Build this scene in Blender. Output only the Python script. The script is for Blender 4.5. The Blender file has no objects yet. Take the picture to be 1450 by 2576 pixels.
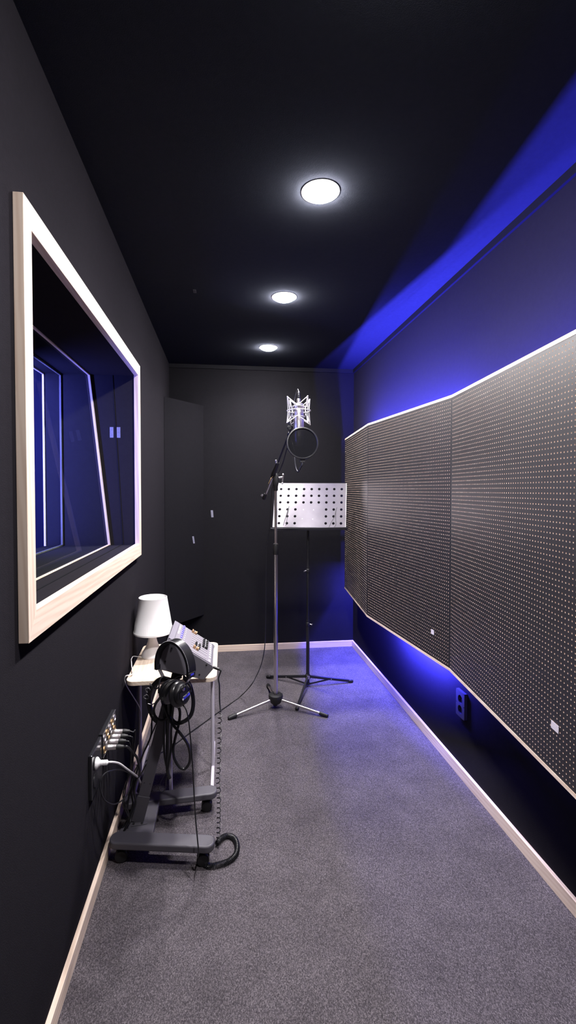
import bpy, math, random
from mathutils import Vector, Matrix
random.seed(7)
S = bpy.context.scene
COL = S.collection
V = Vector
PI = math.pi

# ---------------------------------------------------------------- camera
F_PX, CX, CY, HC = 1160.0, 705.0, 1261.0, 1.35
YAW, PIT = math.radians(7.03), math.radians(-1.39)
FW = V((math.sin(YAW) * math.cos(PIT), math.cos(YAW) * math.cos(PIT), math.sin(PIT)))
RT = V((math.cos(YAW), -math.sin(YAW), 0))
UP = RT.cross(FW)
CAM = V((0, 0, HC))
cam = bpy.data.cameras.new('camera')
camo = bpy.data.objects.new('camera', cam)
COL.objects.link(camo)
camo.matrix_world = Matrix(((RT.x, UP.x, -FW.x, 0), (RT.y, UP.y, -FW.y, 0), (RT.z, UP.z, -FW.z, HC), (0, 0, 0, 1)))
cam.sensor_fit = 'VERTICAL'
cam.sensor_height = 36.0
cam.lens = F_PX / 2576 * 36.0
cam.shift_x = (725 - CX) / 2576
cam.shift_y = (CY - 1288) / 2576
cam.clip_start = 0.02
S.camera = camo
S.view_settings.view_transform = 'Standard'
S.view_settings.look = 'None'
S.view_settings.exposure = 0.0
S.view_settings.gamma = 1.0
S.view_settings.use_curve_mapping = False


def ray(x, y):
    return FW + RT * ((x - CX) / F_PX) - UP * ((y - CY) / F_PX)


def at(x, y, Y):
    """room point at depth Y that was measured at photo position x, y"""
    d = ray(x, y)
    return CAM + d * (Y / d.y)


def onfloor(x, y, z=0.0):
    d = ray(x, y)
    return CAM + d * ((z - HC) / d.z)


# ---------------------------------------------------------------- materials
def new_mat(name):
    m = bpy.data.materials.new(name)
    m.use_nodes = True
    nt = m.node_tree
    return m, nt, nt.nodes['Principled BSDF']


def pm(name, col, rough=0.5, metal=0.0, spec=0.5, bump=0.0, bscale=200.0, var=0.0, vscale=8.0, emit=0.0, ecol=None, coat=0.0):
    m, nt, b = new_mat(name)
    b.inputs['Base Color'].default_value = (*col, 1)
    b.inputs['Roughness'].default_value = rough
    b.inputs['Metallic'].default_value = metal
    b.inputs['Specular IOR Level'].default_value = spec
    b.inputs['Coat Weight'].default_value = coat
    tc = nt.nodes.new('ShaderNodeTexCoord')
    n = nt.nodes.new('ShaderNodeTexNoise')
    n.inputs['Scale'].default_value = vscale
    n.inputs['Detail'].default_value = 4
    nt.links.new(tc.outputs['Object'], n.inputs['Vector'])
    r = nt.nodes.new('ShaderNodeMix')
    r.data_type = 'RGBA'
    r.inputs[6].default_value = (*[c * (1 - var) for c in col], 1)
    r.inputs[7].default_value = (*[min(1, c * (1 + var)) for c in col], 1)
    nt.links.new(n.outputs['Fac'], r.inputs[0])
    nt.links.new(r.outputs[2], b.inputs['Base Color'])
    if bump > 0:
        n2 = nt.nodes.new('ShaderNodeTexNoise')
        n2.inputs['Scale'].default_value = bscale
        n2.inputs['Detail'].default_value = 3
        nt.links.new(tc.outputs['Object'], n2.inputs['Vector'])
        bp = nt.nodes.new('ShaderNodeBump')
        bp.inputs['Strength'].default_value = bump
        bp.inputs['Distance'].default_value = 0.002
        nt.links.new(n2.outputs['Fac'], bp.inputs['Height'])
        nt.links.new(bp.outputs['Normal'], b.inputs['Normal'])
    if emit > 0:
        b.inputs['Emission Color'].default_value = (*(ecol or col), 1)
        b.inputs['Emission Strength'].default_value = emit
    return m


def wood(name, axis, c1=(0.68, 0.51, 0.40), c2=(0.84, 0.69, 0.58), rough=0.45):
    m, nt, b = new_mat(name)
    tc = nt.nodes.new('ShaderNodeTexCoord')
    mp = nt.nodes.new('ShaderNodeMapping')
    sc = [26.0, 26.0, 26.0]
    sc[axis] = 1.3
    mp.inputs['Scale'].default_value = sc
    nt.links.new(tc.outputs['Object'], mp.inputs['Vector'])
    n = nt.nodes.new('ShaderNodeTexNoise')
    n.inputs['Scale'].default_value = 2.2
    n.inputs['Detail'].default_value = 6
    n.inputs['Distortion'].default_value = 0.6
    nt.links.new(mp.outputs['Vector'], n.inputs['Vector'])
    w = nt.nodes.new('ShaderNodeTexWave')
    w.bands_direction = 'DIAGONAL'
    w.inputs['Scale'].default_value = 1.4
    w.inputs['Distortion'].default_value = 5.0
    w.inputs['Detail'].default_value = 2.0
    nt.links.new(mp.outputs['Vector'], w.inputs['Vector'])
    mx = nt.nodes.new('ShaderNodeMath')
    mx.operation = 'MULTIPLY_ADD'
    nt.links.new(w.outputs['Fac'], mx.inputs[0])
    mx.inputs[1].default_value = 0.35
    nt.links.new(n.outputs['Fac'], mx.inputs[2])
    cr = nt.nodes.new('ShaderNodeValToRGB')
    cr.color_ramp.elements[0].position = 0.30
    cr.color_ramp.elements[0].color = (*c1, 1)
    cr.color_ramp.elements[1].position = 0.80
    cr.color_ramp.elements[1].color = (*c2, 1)
    nt.links.new(mx.outputs[0], cr.inputs[0])
    nt.links.new(cr.outputs[0], b.inputs['Base Color'])
    b.inputs['Roughness'].default_value = rough
    b.inputs['Specular IOR Level'].default_value = 0.3
    return m


def carpet_mat():
    m, nt, b = new_mat('grey_carpet')
    tc = nt.nodes.new('ShaderNodeTexCoord')
    mp = nt.nodes.new('ShaderNodeMapping')
    mp.inputs['Scale'].default_value = (1.0, 0.6, 1.0)
    nt.links.new(tc.outputs['Object'], mp.inputs['Vector'])
    n1 = nt.nodes.new('ShaderNodeTexNoise')
    n1.inputs['Scale'].default_value = 250
    n1.inputs['Detail'].default_value = 7
    n1.inputs['Roughness'].default_value = 0.9
    nt.links.new(mp.outputs['Vector'], n1.inputs['Vector'])
    n2 = nt.nodes.new('ShaderNodeTexNoise')
    n2.inputs['Scale'].default_value = 7
    n2.inputs['Detail'].default_value = 3
    nt.links.new(tc.outputs['Object'], n2.inputs['Vector'])
    cr = nt.nodes.new('ShaderNodeValToRGB')
    e = cr.color_ramp.elements
    e[0].position = 0.40
    e[0].color = (0.040, 0.036, 0.042, 1)
    e[1].position = 0.63
    e[1].color = (0.235, 0.210, 0.230, 1)
    k = e.new(0.52)
    k.color = (0.100, 0.088, 0.100, 1)
    vo = nt.nodes.new('ShaderNodeTexVoronoi')
    vo.inputs['Scale'].default_value = 560
    vo.inputs['Randomness'].default_value = 1.0
    nt.links.new(mp.outputs['Vector'], vo.inputs['Vector'])
    sp = nt.nodes.new('ShaderNodeSeparateColor')
    nt.links.new(vo.outputs['Color'], sp.inputs[0])
    ma = nt.nodes.new('ShaderNodeMath'); ma.operation = 'MULTIPLY_ADD'
    nt.links.new(sp.outputs[0], ma.inputs[0]); ma.inputs[1].default_value = 0.16
    mb_ = nt.nodes.new('ShaderNodeMath'); mb_.operation = 'MULTIPLY_ADD'
    nt.links.new(n1.outputs['Fac'], mb_.inputs[0]); mb_.inputs[1].default_value = 0.55; mb_.inputs[2].default_value = 0.145
    nt.links.new(mb_.outputs[0], ma.inputs[2])
    nt.links.new(ma.outputs[0], cr.inputs[0])
    mr = nt.nodes.new('ShaderNodeMapRange')
    mr.inputs[1].default_value = 0.3
    mr.inputs[2].default_value = 0.7
    mr.inputs[3].default_value = 0.86
    mr.inputs[4].default_value = 1.12
    nt.links.new(n2.outputs['Fac'], mr.inputs[0])
    mul = nt.nodes.new('ShaderNodeVectorMath')
    mul.operation = 'SCALE'
    nt.links.new(cr.outputs[0], mul.inputs[0])
    nt.links.new(mr.outputs[0], mul.inputs[3])
    nt.links.new(mul.outputs[0], b.inputs['Base Color'])
    b.inputs['Roughness'].default_value = 0.95
    b.inputs['Specular IOR Level'].default_value = 0.1
    bp = nt.nodes.new('ShaderNodeBump')
    bp.inputs['Strength'].default_value = 0.6
    bp.inputs['Distance'].default_value = 0.003
    nt.links.new(n1.outputs['Fac'], bp.inputs['Height'])
    nt.links.new(bp.outputs['Normal'], b.inputs['Normal'])
    return m


def glass_mat(name='window_glass', tint=(0.92, 0.95, 0.95)):
    m = bpy.data.materials.new(name)
    m.use_nodes = True
    nt = m.node_tree
    nt.nodes.clear()
    out = nt.nodes.new('ShaderNodeOutputMaterial')
    t = nt.nodes.new('ShaderNodeBsdfTransparent')
    t.inputs[0].default_value = (*tint, 1)
    g = nt.nodes.new('ShaderNodeBsdfGlossy')
    g.inputs['Roughness'].default_value = 0.02
    fr = nt.nodes.new('ShaderNodeFresnel')
    fr.inputs['IOR'].default_value = 1.4
    mx = nt.nodes.new('ShaderNodeMixShader')
    ge = nt.nodes.new('ShaderNodeNewGeometry')
    om = nt.nodes.new('ShaderNodeMath'); om.operation = 'SUBTRACT'; om.inputs[0].default_value = 1.0
    nt.links.new(ge.outputs['Backfacing'], om.inputs[1])
    mu = nt.nodes.new('ShaderNodeMath'); mu.operation = 'MULTIPLY'
    fs_ = nt.nodes.new('ShaderNodeMath'); fs_.operation = 'MULTIPLY'; fs_.inputs[1].default_value = 0.18
    nt.links.new(fr.outputs[0], fs_.inputs[0]); nt.links.new(fs_.outputs[0], mu.inputs[0]); nt.links.new(om.outputs[0], mu.inputs[1])
    nt.links.new(mu.outputs[0], mx.inputs[0])
    nt.links.new(t.outputs[0], mx.inputs[1])
    nt.links.new(g.outputs[0], mx.inputs[2])
    nt.links.new(mx.outputs[0], out.inputs[0])
    return m


def mesh_mat():
    m = bpy.data.materials.new('black_nylon_mesh')
    m.use_nodes = True
    nt = m.node_tree
    nt.nodes.clear()
    out = nt.nodes.new('ShaderNodeOutputMaterial')
    t = nt.nodes.new('ShaderNodeBsdfTransparent')
    d = nt.nodes.new('ShaderNodeBsdfPrincipled')
    d.inputs['Base Color'].default_value = (0.010, 0.010, 0.013, 1)
    d.inputs['Roughness'].default_value = 0.9
    d.inputs['Specular IOR Level'].default_value = 0.05
    mx = nt.nodes.new('ShaderNodeMixShader')
    n = nt.nodes.new('ShaderNodeTexNoise')
    n.inputs['Scale'].default_value = 30
    mr = nt.nodes.new('ShaderNodeMapRange')
    mr.inputs[3].default_value = 0.5
    mr.inputs[4].default_value = 0.7
    nt.links.new(n.outputs['Fac'], mr.inputs[0])
    nt.links.new(mr.outputs[0], mx.inputs[0])
    nt.links.new(t.outputs[0], mx.inputs[1])
    nt.links.new(d.outputs[0], mx.inputs[2])
    nt.links.new(mx.outputs[0], out.inputs[0])
    return m


M = {
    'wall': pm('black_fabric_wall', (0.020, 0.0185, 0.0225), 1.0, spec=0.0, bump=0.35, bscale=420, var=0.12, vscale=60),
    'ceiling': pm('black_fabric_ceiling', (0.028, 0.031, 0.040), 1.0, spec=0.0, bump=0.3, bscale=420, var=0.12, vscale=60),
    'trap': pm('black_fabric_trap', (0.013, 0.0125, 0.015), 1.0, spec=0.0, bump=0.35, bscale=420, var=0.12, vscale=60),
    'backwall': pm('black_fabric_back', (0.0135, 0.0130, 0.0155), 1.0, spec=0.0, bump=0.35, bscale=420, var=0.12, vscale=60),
    'crown': pm('black_crown_trim', (0.016, 0.016, 0.019), 0.9, spec=0.0),
    'carpet': carpet_mat(),
    'woodx': wood('pine_along_x', 0), 'woody': wood('pine_along_y', 1), 'woodz': wood('pine_along_z', 2),
    'tabletop': wood('birch_table_top', 1, (0.66, 0.52, 0.40), (0.84, 0.70, 0.57), 0.4),
    'panel': pm('charcoal_satin_panel', (0.010, 0.009, 0.0115), 0.47, spec=0.85, var=0.25, vscale=14, bump=0.05, bscale=300),
    'hole': pm('bare_wood_hole', (0.80, 0.64, 0.54), 0.8, spec=0.1),
    'glass': glass_mat(),
    'beadgrey': wood('dark_grey_bead', 2, (0.10, 0.09, 0.08), (0.20, 0.18, 0.16), 0.6),  # outer bead wood, darker and greyer than the other frame wood
    'white': pm('white_plastic', (0.93, 0.92, 0.94), 0.35),
    'whitecable': pm('white_cable_rubber', (0.75, 0.73, 0.76), 0.4),
    'whitemetal': pm('white_powder_coat', (0.62, 0.58, 0.66), 0.4),
    'chrome': pm('brushed_chrome', (0.72, 0.68, 0.70), 0.28, 1.0),
    'nickel': pm('satin_nickel', (0.78, 0.74, 0.76), 0.33, 1.0),
    'micwire': pm('nickel_wire', (0.95, 0.91, 0.89), 0.4, 0.5),
    'black': pm('black_plastic', (0.012, 0.012, 0.015), 0.42),
    'rubber': pm('black_rubber', (0.010, 0.010, 0.012), 0.55),
    'leather': pm('black_leather', (0.010, 0.010, 0.012), 0.28, spec=0.6, bump=0.04, bscale=900),
    'cable': pm('black_cable_rubber', (0.012, 0.012, 0.015), 0.36),
    'blackmetal': pm('black_painted_metal', (0.012, 0.012, 0.016), 0.4),
    'desk': pm('galvanised_sheet', (0.32, 0.30, 0.335), 0.34, 0.85, var=0.22, vscale=12, bump=0.04, bscale=60),
    'charcoal': pm('charcoal_powder_coat', (0.085, 0.080, 0.098), 0.5, bump=0.02, bscale=900),
    'mixside': pm('mixer_side_metal', (0.15, 0.142, 0.170), 0.55, bump=0.02, bscale=900),
    'mixtop': pm('mixer_grey_top', (0.23, 0.213, 0.25), 0.45, var=0.08, vscale=90),
    'mixbevel': pm('mixer_bevel', (0.23, 0.215, 0.26), 0.4),
    'knobtan': pm('tan_fader_cap', (0.40, 0.24, 0.13), 0.5),
    'knobblack': pm('black_fader_cap', (0.012, 0.012, 0.014), 0.4),
    'print': pm('white_print', (0.75, 0.72, 0.76), 0.6),
    'blue': pm('blue_plastic', (0.05, 0.05, 0.62), 0.4),
    'knobblue': pm('lit_blue_knob', (0.2, 0.18, 0.8), 0.4, emit=0.25, ecol=(0.25, 0.22, 1.0)),
    'sticker': pm('pale_sticker', (0.62, 0.58, 0.66), 0.7, var=0.25, vscale=220),
    'tape': pm('grey_tape', (0.22, 0.22, 0.30), 0.6, var=0.6, vscale=260),
    'led0': pm('blue_led_strip_far', (0.1, 0.1, 0.9), 0.5, emit=5000.0, ecol=(0.062, 0.058, 1.0)),
    'led1': pm('blue_led_strip_middle', (0.1, 0.1, 0.9), 0.5, emit=5200.0, ecol=(0.062, 0.058, 1.0)),
    'led2': pm('blue_led_strip_near', (0.1, 0.1, 0.9), 0.5, emit=1900.0, ecol=(0.062, 0.058, 1.0)),
    'led3': pm('blue_led_strip_low', (0.1, 0.1, 0.9), 0.5, emit=3700.0, ecol=(0.062, 0.058, 1.0)),
    'led4': pm('blue_led_strip_bright', (0.1, 0.1, 0.9), 0.5, emit=21000.0, ecol=(0.062, 0.058, 1.0)),
    'lamp': pm('lit_downlight_dome', (1, 0.97, 0.95), 0.5, emit=640.0, ecol=(1.0, 0.955, 0.955)),
    'rim': pm('downlight_rim', (0.75, 0.73, 0.73), 0.6),
    'batten': pm('dark_timber_batten', (0.05, 0.04, 0.035), 0.8),
    'roomblue': pm('control_room_wall', (0.045, 0.045, 0.055), 0.8, var=0.15),
    'brass': pm('gold_contact', (0.75, 0.52, 0.28), 0.35, 1.0),
    'popmesh': mesh_mat(),
    'gloss': pm('glossy_black_plate', (0.02, 0.02, 0.024), 0.12, spec=0.8),
    'socket': pm('dark_socket_plate', (0.055, 0.055, 0.068), 0.5),
    'clear': pm('cloudy_clip', (0.13, 0.125, 0.14), 0.25),
}


# ---------------------------------------------------------------- mesh builder
class MB:
    def __init__(s):
        s.v = []; s.f = []; s.mi = []; s.k = 0

    def add(s, vs, fs):
        o = len(s.v)
        s.v += [tuple(p) for p in vs]
        s.f += [tuple(i + o for i in f) for f in fs]
        s.mi += [s.k] * len(fs)
        return s

    def mat(s, k):
        s.k = k
        return s

    def box(s, x0, x1, y0, y1, z0, z1):
        vs = [(x, y, z) for x in (x0, x1) for y in (y0, y1) for z in (z0, z1)]
        return s.add(vs, [(0, 1, 3, 2), (4, 6, 7, 5), (0, 4, 5, 1), (2, 3, 7, 6), (0, 2, 6, 4), (1, 5, 7, 3)])

    def obox(s, c, a, b, n):
        """box about centre c with half-axis vectors a, b, n"""
        c, a, b, n = V(c), V(a), V(b), V(n)
        vs = [c + a * i + b * j + n * k for i in (-1, 1) for j in (-1, 1) for k in (-1, 1)]
        return s.add(vs, [(0, 1, 3, 2), (4, 6, 7, 5), (0, 4, 5, 1), (2, 3, 7, 6), (0, 2, 6, 4), (1, 5, 7, 3)])

    def prism(s, pts, d):
        """polygon pts extruded by vector d"""
        n = len(pts); d = V(d)
        vs = [V(p) for p in pts] + [V(p) + d for p in pts]
        fs = [tuple(range(n))[::-1], tuple(range(n, 2 * n))] + [(i, (i + 1) % n, n + (i + 1) % n, n + i) for i in range(n)]
        return s.add(vs, fs)

    def lathe(s, c, ax, prof, n=24, cap=True):
        c = V(c); ax = V(ax).normalized()
        t = V((1, 0, 0)) if abs(ax.x) < 0.9 else V((0, 1, 0))
        u = ax.cross(t).normalized(); w = ax.cross(u)
        vs = []
        for r, h in prof:
            for i in range(n):
                a = 2 * PI * i / n
                vs.append(c + ax * h + (u * math.cos(a) + w * math.sin(a)) * r)
        fs = []
        for j in range(len(prof) - 1):
            for i in range(n):
                k = (i + 1) % n
                fs.append((j * n + i, j * n + k, (j + 1) * n + k, (j + 1) * n + i))
        if cap:
            fs.append(tuple(range(n))[::-1])
            fs.append(tuple(range((len(prof) - 1) * n, len(prof) * n)))
        return s.add(vs, fs)

    def cyl(s, a, b, r, n=16, r2=None):
        a, b = V(a), V(b)
        return s.lathe(a, b - a, [(r, 0), (r2 if r2 is not None else r, (b - a).length)], n)

    def tube(s, pts, r, n=8, closed=False):
        pts = [V(p) for p in pts]
        m = len(pts)
        tang = []
        for i in range(m):
            if closed:
                t = pts[(i + 1) % m] - pts[i - 1]
            else:
                t = pts[min(i + 1, m - 1)] - pts[max(i - 1, 0)]
            tang.append(t.normalized() if t.length > 1e-9 else V((0, 0, 1)))
        u = tang[0].orthogonal().normalized()
        vs = []
        for i in range(m):
            t = tang[i]
            u = (u - t * u.dot(t))
            u = u.normalized() if u.length > 1e-6 else t.orthogonal().normalized()
            w = t.cross(u)
            rr = r[i] if isinstance(r, (list, tuple)) else r
            for k in range(n):
                a = 2 * PI * k / n
                vs.append(pts[i] + (u * math.cos(a) + w * math.sin(a)) * rr)
        fs = []
        for i in range(m if closed else m - 1):
            j = (i + 1) % m
            for k in range(n):
                l = (k + 1) % n
                fs.append((i * n + k, i * n + l, j * n + l, j * n + k))
        if not closed:
            fs.append(tuple(range(n))[::-1]); fs.append(tuple(range((m - 1) * n, m * n)))
        return s.add(vs, fs)

    def build(s, name, mats, parent=None, smooth=False, bevel=0.0, seg=2):
        me = bpy.data.meshes.new(name)
        me.from_pydata(s.v, [], s.f)
        for m in (mats if isinstance(mats, list) else [mats]):
            me.materials.append(m)
        if isinstance(mats, list):
            me.polygons.foreach_set('material_index', s.mi)
        import bmesh
        bm = bmesh.new(); bm.from_mesh(me)
        bmesh.ops.recalc_face_normals(bm, faces=bm.faces)
        bm.to_mesh(me); bm.free()
        o = bpy.data.objects.new(name, me)
        COL.objects.link(o)
        if smooth:
            me.polygons.foreach_set('use_smooth', [True] * len(me.polygons))
            me.update()
            md = o.modifiers.new('edge', 'EDGE_SPLIT'); md.split_angle = math.radians(38)
        if bevel:
            b = o.modifiers.new('bevel', 'BEVEL'); b.width = bevel; b.segments = seg
            b.limit_method = 'ANGLE'; b.angle_limit = math.radians(40)
        if parent:
            o.parent = parent
            o.matrix_parent_inverse = parent.matrix_world.inverted()
        return o


def empty(name, loc=(0, 0, 0)):
    o = bpy.data.objects.new(name, None)
    COL.objects.link(o)
    o.location = loc
    o.matrix_world = Matrix.Translation(loc)
    o.empty_display_size = 0.05
    return o


def tag(o, label=None, cat=None, group=None, kind=None):
    if label: o['label'] = label
    if cat: o['category'] = cat
    if group: o['group'] = group
    if kind: o['kind'] = kind
    return o


def struct(o, label=None):
    o['kind'] = 'structure'
    if label: o['label'] = label
    return o


def spline(pts, n=8):
    """smooth Catmull-Rom through points"""
    p = [V(q) for q in pts]
    p = [p[0] * 2 - p[1]] + p + [p[-1] * 2 - p[-2]]
    out = []
    for i in range(1, len(p) - 2):
        a, b, c, d = p[i - 1], p[i], p[i + 1], p[i + 2]
        for k in range(n):
            t = k / n
            out.append(0.5 * ((2 * b) + (c - a) * t + (2 * a - 5 * b + 4 * c - d) * t * t + (3 * b - a - 3 * c + d) * t ** 3))
    out.append(p[-2])
    return out


# ---------------------------------------------------------------- room
XL, XR, YB, YF, ZC = -0.435, 1.113, 3.86, -0.9, 2.378
XO = -0.865
WY0, WY1, WZ0, WZ1 = 1.075, 2.362, 1.078, 1.914

floor = MB().box(XL, XR, YF, YB, -0.05, 0).build('floor', M['carpet'])
struct(floor, 'grey speckled carpet floor')
ceil = MB().box(XO, XR + .05, YF, YB, ZC, ZC + 0.06).build('ceiling', M['ceiling'])
struct(ceil, 'black fabric ceiling')
w = MB()
w.box(XO, XL, YF, WY0, 0, ZC).box(XO, XL, WY1, YB, 0, ZC).box(XO, XL, WY0, WY1, 0, WZ0).box(XO, XL, WY0, WY1, WZ1, ZC)
struct(w.build('wall_left', M['wall']), 'thick black fabric wall with the window opening')
struct(MB().box(XR, XR + .06, YF, YB, 0, ZC).build('wall_right', M['wall']), 'black wall behind the perforated panels')
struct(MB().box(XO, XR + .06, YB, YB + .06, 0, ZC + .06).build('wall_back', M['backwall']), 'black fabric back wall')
struct(MB().box(XO, XR + .06, YF - .06, YF, 0, ZC).build('wall_front', M['wall']))

# baseboards
BH, BT = 0.052, 0.014
struct(MB().box(XL, XL + BT, YF, YB - BT, 0, BH).build('baseboard_left', M['woody'], bevel=0.0015))
struct(MB().box(XR - BT, XR, YF, YB - BT, 0, BH).build('baseboard_right', M['woody'], bevel=0.0015))
struct(MB().box(XL, XR, YB - BT, YB, 0, BH).build('baseboard_back', M['woodx'], bevel=0.0015))
# slim crown strips at the ceiling
struct(MB().box(XR - 0.012, XR, YF, YB, ZC - 0.032, ZC).build('trim_1', M['crown']))
struct(MB().box(XL, XR - 0.012, YB - 0.012, YB, ZC - 0.032, ZC).build('trim_2', M['crown']))

# control room beyond the window
struct(MB().box(-3.3, -3.2, -0.6, 5.0, 0, 2.5).build('wall_control_room', M['roomblue']))
struct(MB().box(-3.2, XO, 4.4, 4.5, 0, 2.5).box(-3.2, XO, -0.7, -0.6, 0, 2.5).build('wall_control_room_ends', M['roomblue']))
struct(MB().box(-3.3, XO, -0.7, 4.5, 2.45, 2.5).build('ceiling_control_room', M['roomblue']))
struct(MB().box(-3.3, XO, -0.7, 4.5, -0.05, 0).build('floor_control_room', M['carpet']))
struct(MB().box(XO - .02, XO, YF, WY0 - .06, 0, 2.45).box(XO - .02, XO, WY1 + .06, 4.4, 0, 2.45).box(XO - .02, XO, WY0 - .06, WY1 + .06, 0, WZ0 - .06).box(XO - .02, XO, WY0 - .06, WY1 + .06, WZ1 + .06, 2.45).build('wall_control_room_side', M['roomblue']))

# ---------------------------------------------------------------- window
win = empty('window_1', (XL, 1.7, 1.02))
struct(win, 'studio window with pale wooden frame and tilted inner pane')
FX0, FX1 = XL + 0.0005, XL + 0.022
oy0, oy1, oz0, oz1 = 1.036, 2.402, 1.022, 1.972
iy0, iy1, iz0, iz1 = 1.078, 2.350, 1.084, 1.915
dx = (FX1 - FX0, 0, 0)
def P4(a, b, c, d): return [(FX0, *a), (FX0, *b), (FX0, *c), (FX0, *d)]
MB().prism(P4((oy0, oz0), (oy1, oz0), (iy1, iz0), (iy0, iz0)), dx).build('bottom_rail', M['woody'], win, bevel=.001)
MB().prism(P4((oy0, oz1), (oy1, oz1), (iy1, iz1), (iy0, iz1)), dx).build('top_rail', M['woody'], win, bevel=.001)
MB().prism(P4((oy0, oz0), (oy0, oz1), (iy0, iz1), (iy0, iz0)), dx).build('side_stile', M['woodz'], win, bevel=.001)
MB().prism(P4((oy1, oz0), (oy1, oz1), (iy1, iz1), (iy1, iz0)), dx).build('side_stile', M['woodz'], win, bevel=.001)
# tilted pane and its wooden beads
tb, tt = V((-0.567, 0, WZ0)), V((-0.656, 0, WZ1))
tz = (tt - tb).normalized(); tn = V((tz.z, 0, -tz.x))
mid = (tb + tt) / 2; hl = (tt - tb).length / 2
ym = (WY0 + WY1) / 2; hy = (WY1 - WY0) / 2
MB().obox(mid + V((0, ym, 0)), (0, hy, 0), tz * hl, tn * 0.003).build('tilted_glass', M['glass'], win)
b = MB()
b.obox(mid + V((0, WY1 - .006, 0)) + tn * .008, (0, .006, 0), tz * hl, tn * 0.005)
b.obox(mid + V((0, WY0 + .006, 0)) + tn * .008, (0, .006, 0), tz * hl, tn * 0.005)
b.build('glazing_bead', M['woodz'], win)
b = MB()
b.obox(tt + V((0, ym, -.003)) + tn * .008, (0, hy, 0), tz * .004, tn * 0.004)
b.obox(tb + V((0, ym, .003)) + tn * .008, (0, hy, 0), tz * .002, tn * 0.004)
b.build('glazing_bead', M['woody'], win)
# outer vertical pane
MB().box(-0.777, -0.771, WY0, WY1, WZ0, WZ1).build('outer_glass', M['glass'], win)
MB().box(-0.785, -0.777, WY1 - .010, WY1, WZ0, WZ1).box(-0.785, -0.777, WY0, WY0 + .01, WZ0, WZ1).box(-0.785, -0.777, WY0, WY1, WZ0, WZ0 + .006).box(-0.785, -0.777, WY0, WY1, WZ1 - .01, WZ1).build('outer_bead', M['beadgrey'], win)
b = MB()
b.box(XO + .0005, XO + .009, WY1 - .007, WY1 - .0003, WZ0 + .0005, WZ1 - .0005).box(XO + .0005, XO + .009, WY0, WY1, WZ1 - .007, WZ1 - .0003)
b.build('outer_casing', M['woodz'], win)
# fabric joint between the two walls
MB().obox(((-.537 - .496) / 2, WY1 - .0012, (WZ0 + WZ1) / 2), V((-.041 * .53, 0, .418)), (.0016, 0, 0), (0, .0012, 0)).build('jamb_joint', M['crown'], win)
MB().box(-.505, -.500, WY0, WY1, WZ0, WZ0 + .0025).build('sill_joint', M['crown'], win)
for x0, m, lab in ((-.520, M['tape'], 'bluish price-tag sized sticker on the window jamb, the one nearer the wooden frame'),
                   (-.553, M['sticker'], 'dull grey sticker on the window jamb, the one nearer the tilted pane')):
    o = MB().box(x0, x0 + .017, WY1 - .0015, WY1 - .0003, 1.608, 1.660).build('sticker', m)
    tag(o, lab, 'sticker', 'stickers on the window jamb')
    if m is M['sticker']:
        o.data.materials[0] = M['tape']

# ---------------------------------------------------------------- corner trap
tr = empty('acoustic_corner_panel', (-.35, 3.75, .31))
tag(tr, 'tall black fabric bass trap set diagonally across the back left corner', 'acoustic panel')
a, c = V((XL, 3.515, 0)), V((-.160, YB - .001, 0))
zb_, zt_ = .312, 2.045
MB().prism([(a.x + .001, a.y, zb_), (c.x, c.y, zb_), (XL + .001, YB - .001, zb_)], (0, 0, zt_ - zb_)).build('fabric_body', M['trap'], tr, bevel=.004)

# ---------------------------------------------------------------- downlights
for i, (x, y) in enumerate(((.336, 1.585), (.326, 2.46), (.326, 3.335), (.322, .70))):
    e = empty('ceiling_downlight', (x, y, ZC))
    tag(e, ['round white downlight, the largest of the lit ceiling lamps and nearest the window',
            'round white downlight second along the ceiling, above the microphone',
            'round white downlight, the smallest one by the back wall',
            'round white downlight above the camera end of the room, past the top of the view'][i], 'ceiling light', 'ceiling downlights in a row')
    R = .056
    MB().lathe((x, y, ZC), (0, 0, -1), [(R + .010, -.001), (R + .010, .002), (R + .001, .004), (R, .001)], 40, cap=False).build('rim', M['rim'], e, smooth=True)
    MB().lathe((x, y, ZC), (0, 0, -1), [(R, 0)] + [(R * math.cos(t), .002 + .020 * math.sin(t)) for t in [k * PI / 2 / 6 for k in range(6)]] + [(R * .02, .022)], 40).build('diffuser', M['lamp'], e, smooth=True)  # dome bulges below the ceiling to cast a halo around the lamp

def disk(x, y, power):
    l = bpy.data.lights.new('downlight_beam', 'AREA'); l.shape = 'DISK'; l.size = .10; l.energy = power; l.color = (1.0, .955, .955)
    l.spread = math.radians(146)
    o = bpy.data.objects.new('downlight_beam', l); COL.objects.link(o); o.location = (x, y, ZC - .026)
for x, y, p in ((.336, 1.585, 21), (.326, 2.46, 21), (.326, 3.335, 18), (.322, .70, 9)): disk(x, y, p * .7)

# small tag on the ceiling
d = MB().box(-.151, -.136, 2.425, 2.462, ZC - .003, ZC).build('ceiling_tag', M['socket'])
tag(d, 'tiny dark square plate on the black ceiling left of the downlights', 'plate')

# ---------------------------------------------------------------- perforated panels
ZP0, ZP1 = 0.547, 1.767
PTS = [V((.985, 3.668, 0)), V((.903, 2.815, 0)), V((.996, 1.922, 0)), V((.893, .930, 0))]
labs = ['perforated charcoal wall panel nearest the back wall, narrow and beside the music stand',
        'middle one of the perforated charcoal wall panels, small square sticker low on it',
        'perforated charcoal wall panel nearest the camera, largest, with a tilted sticker low on it']
NH = 8
DEP = .009


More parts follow.
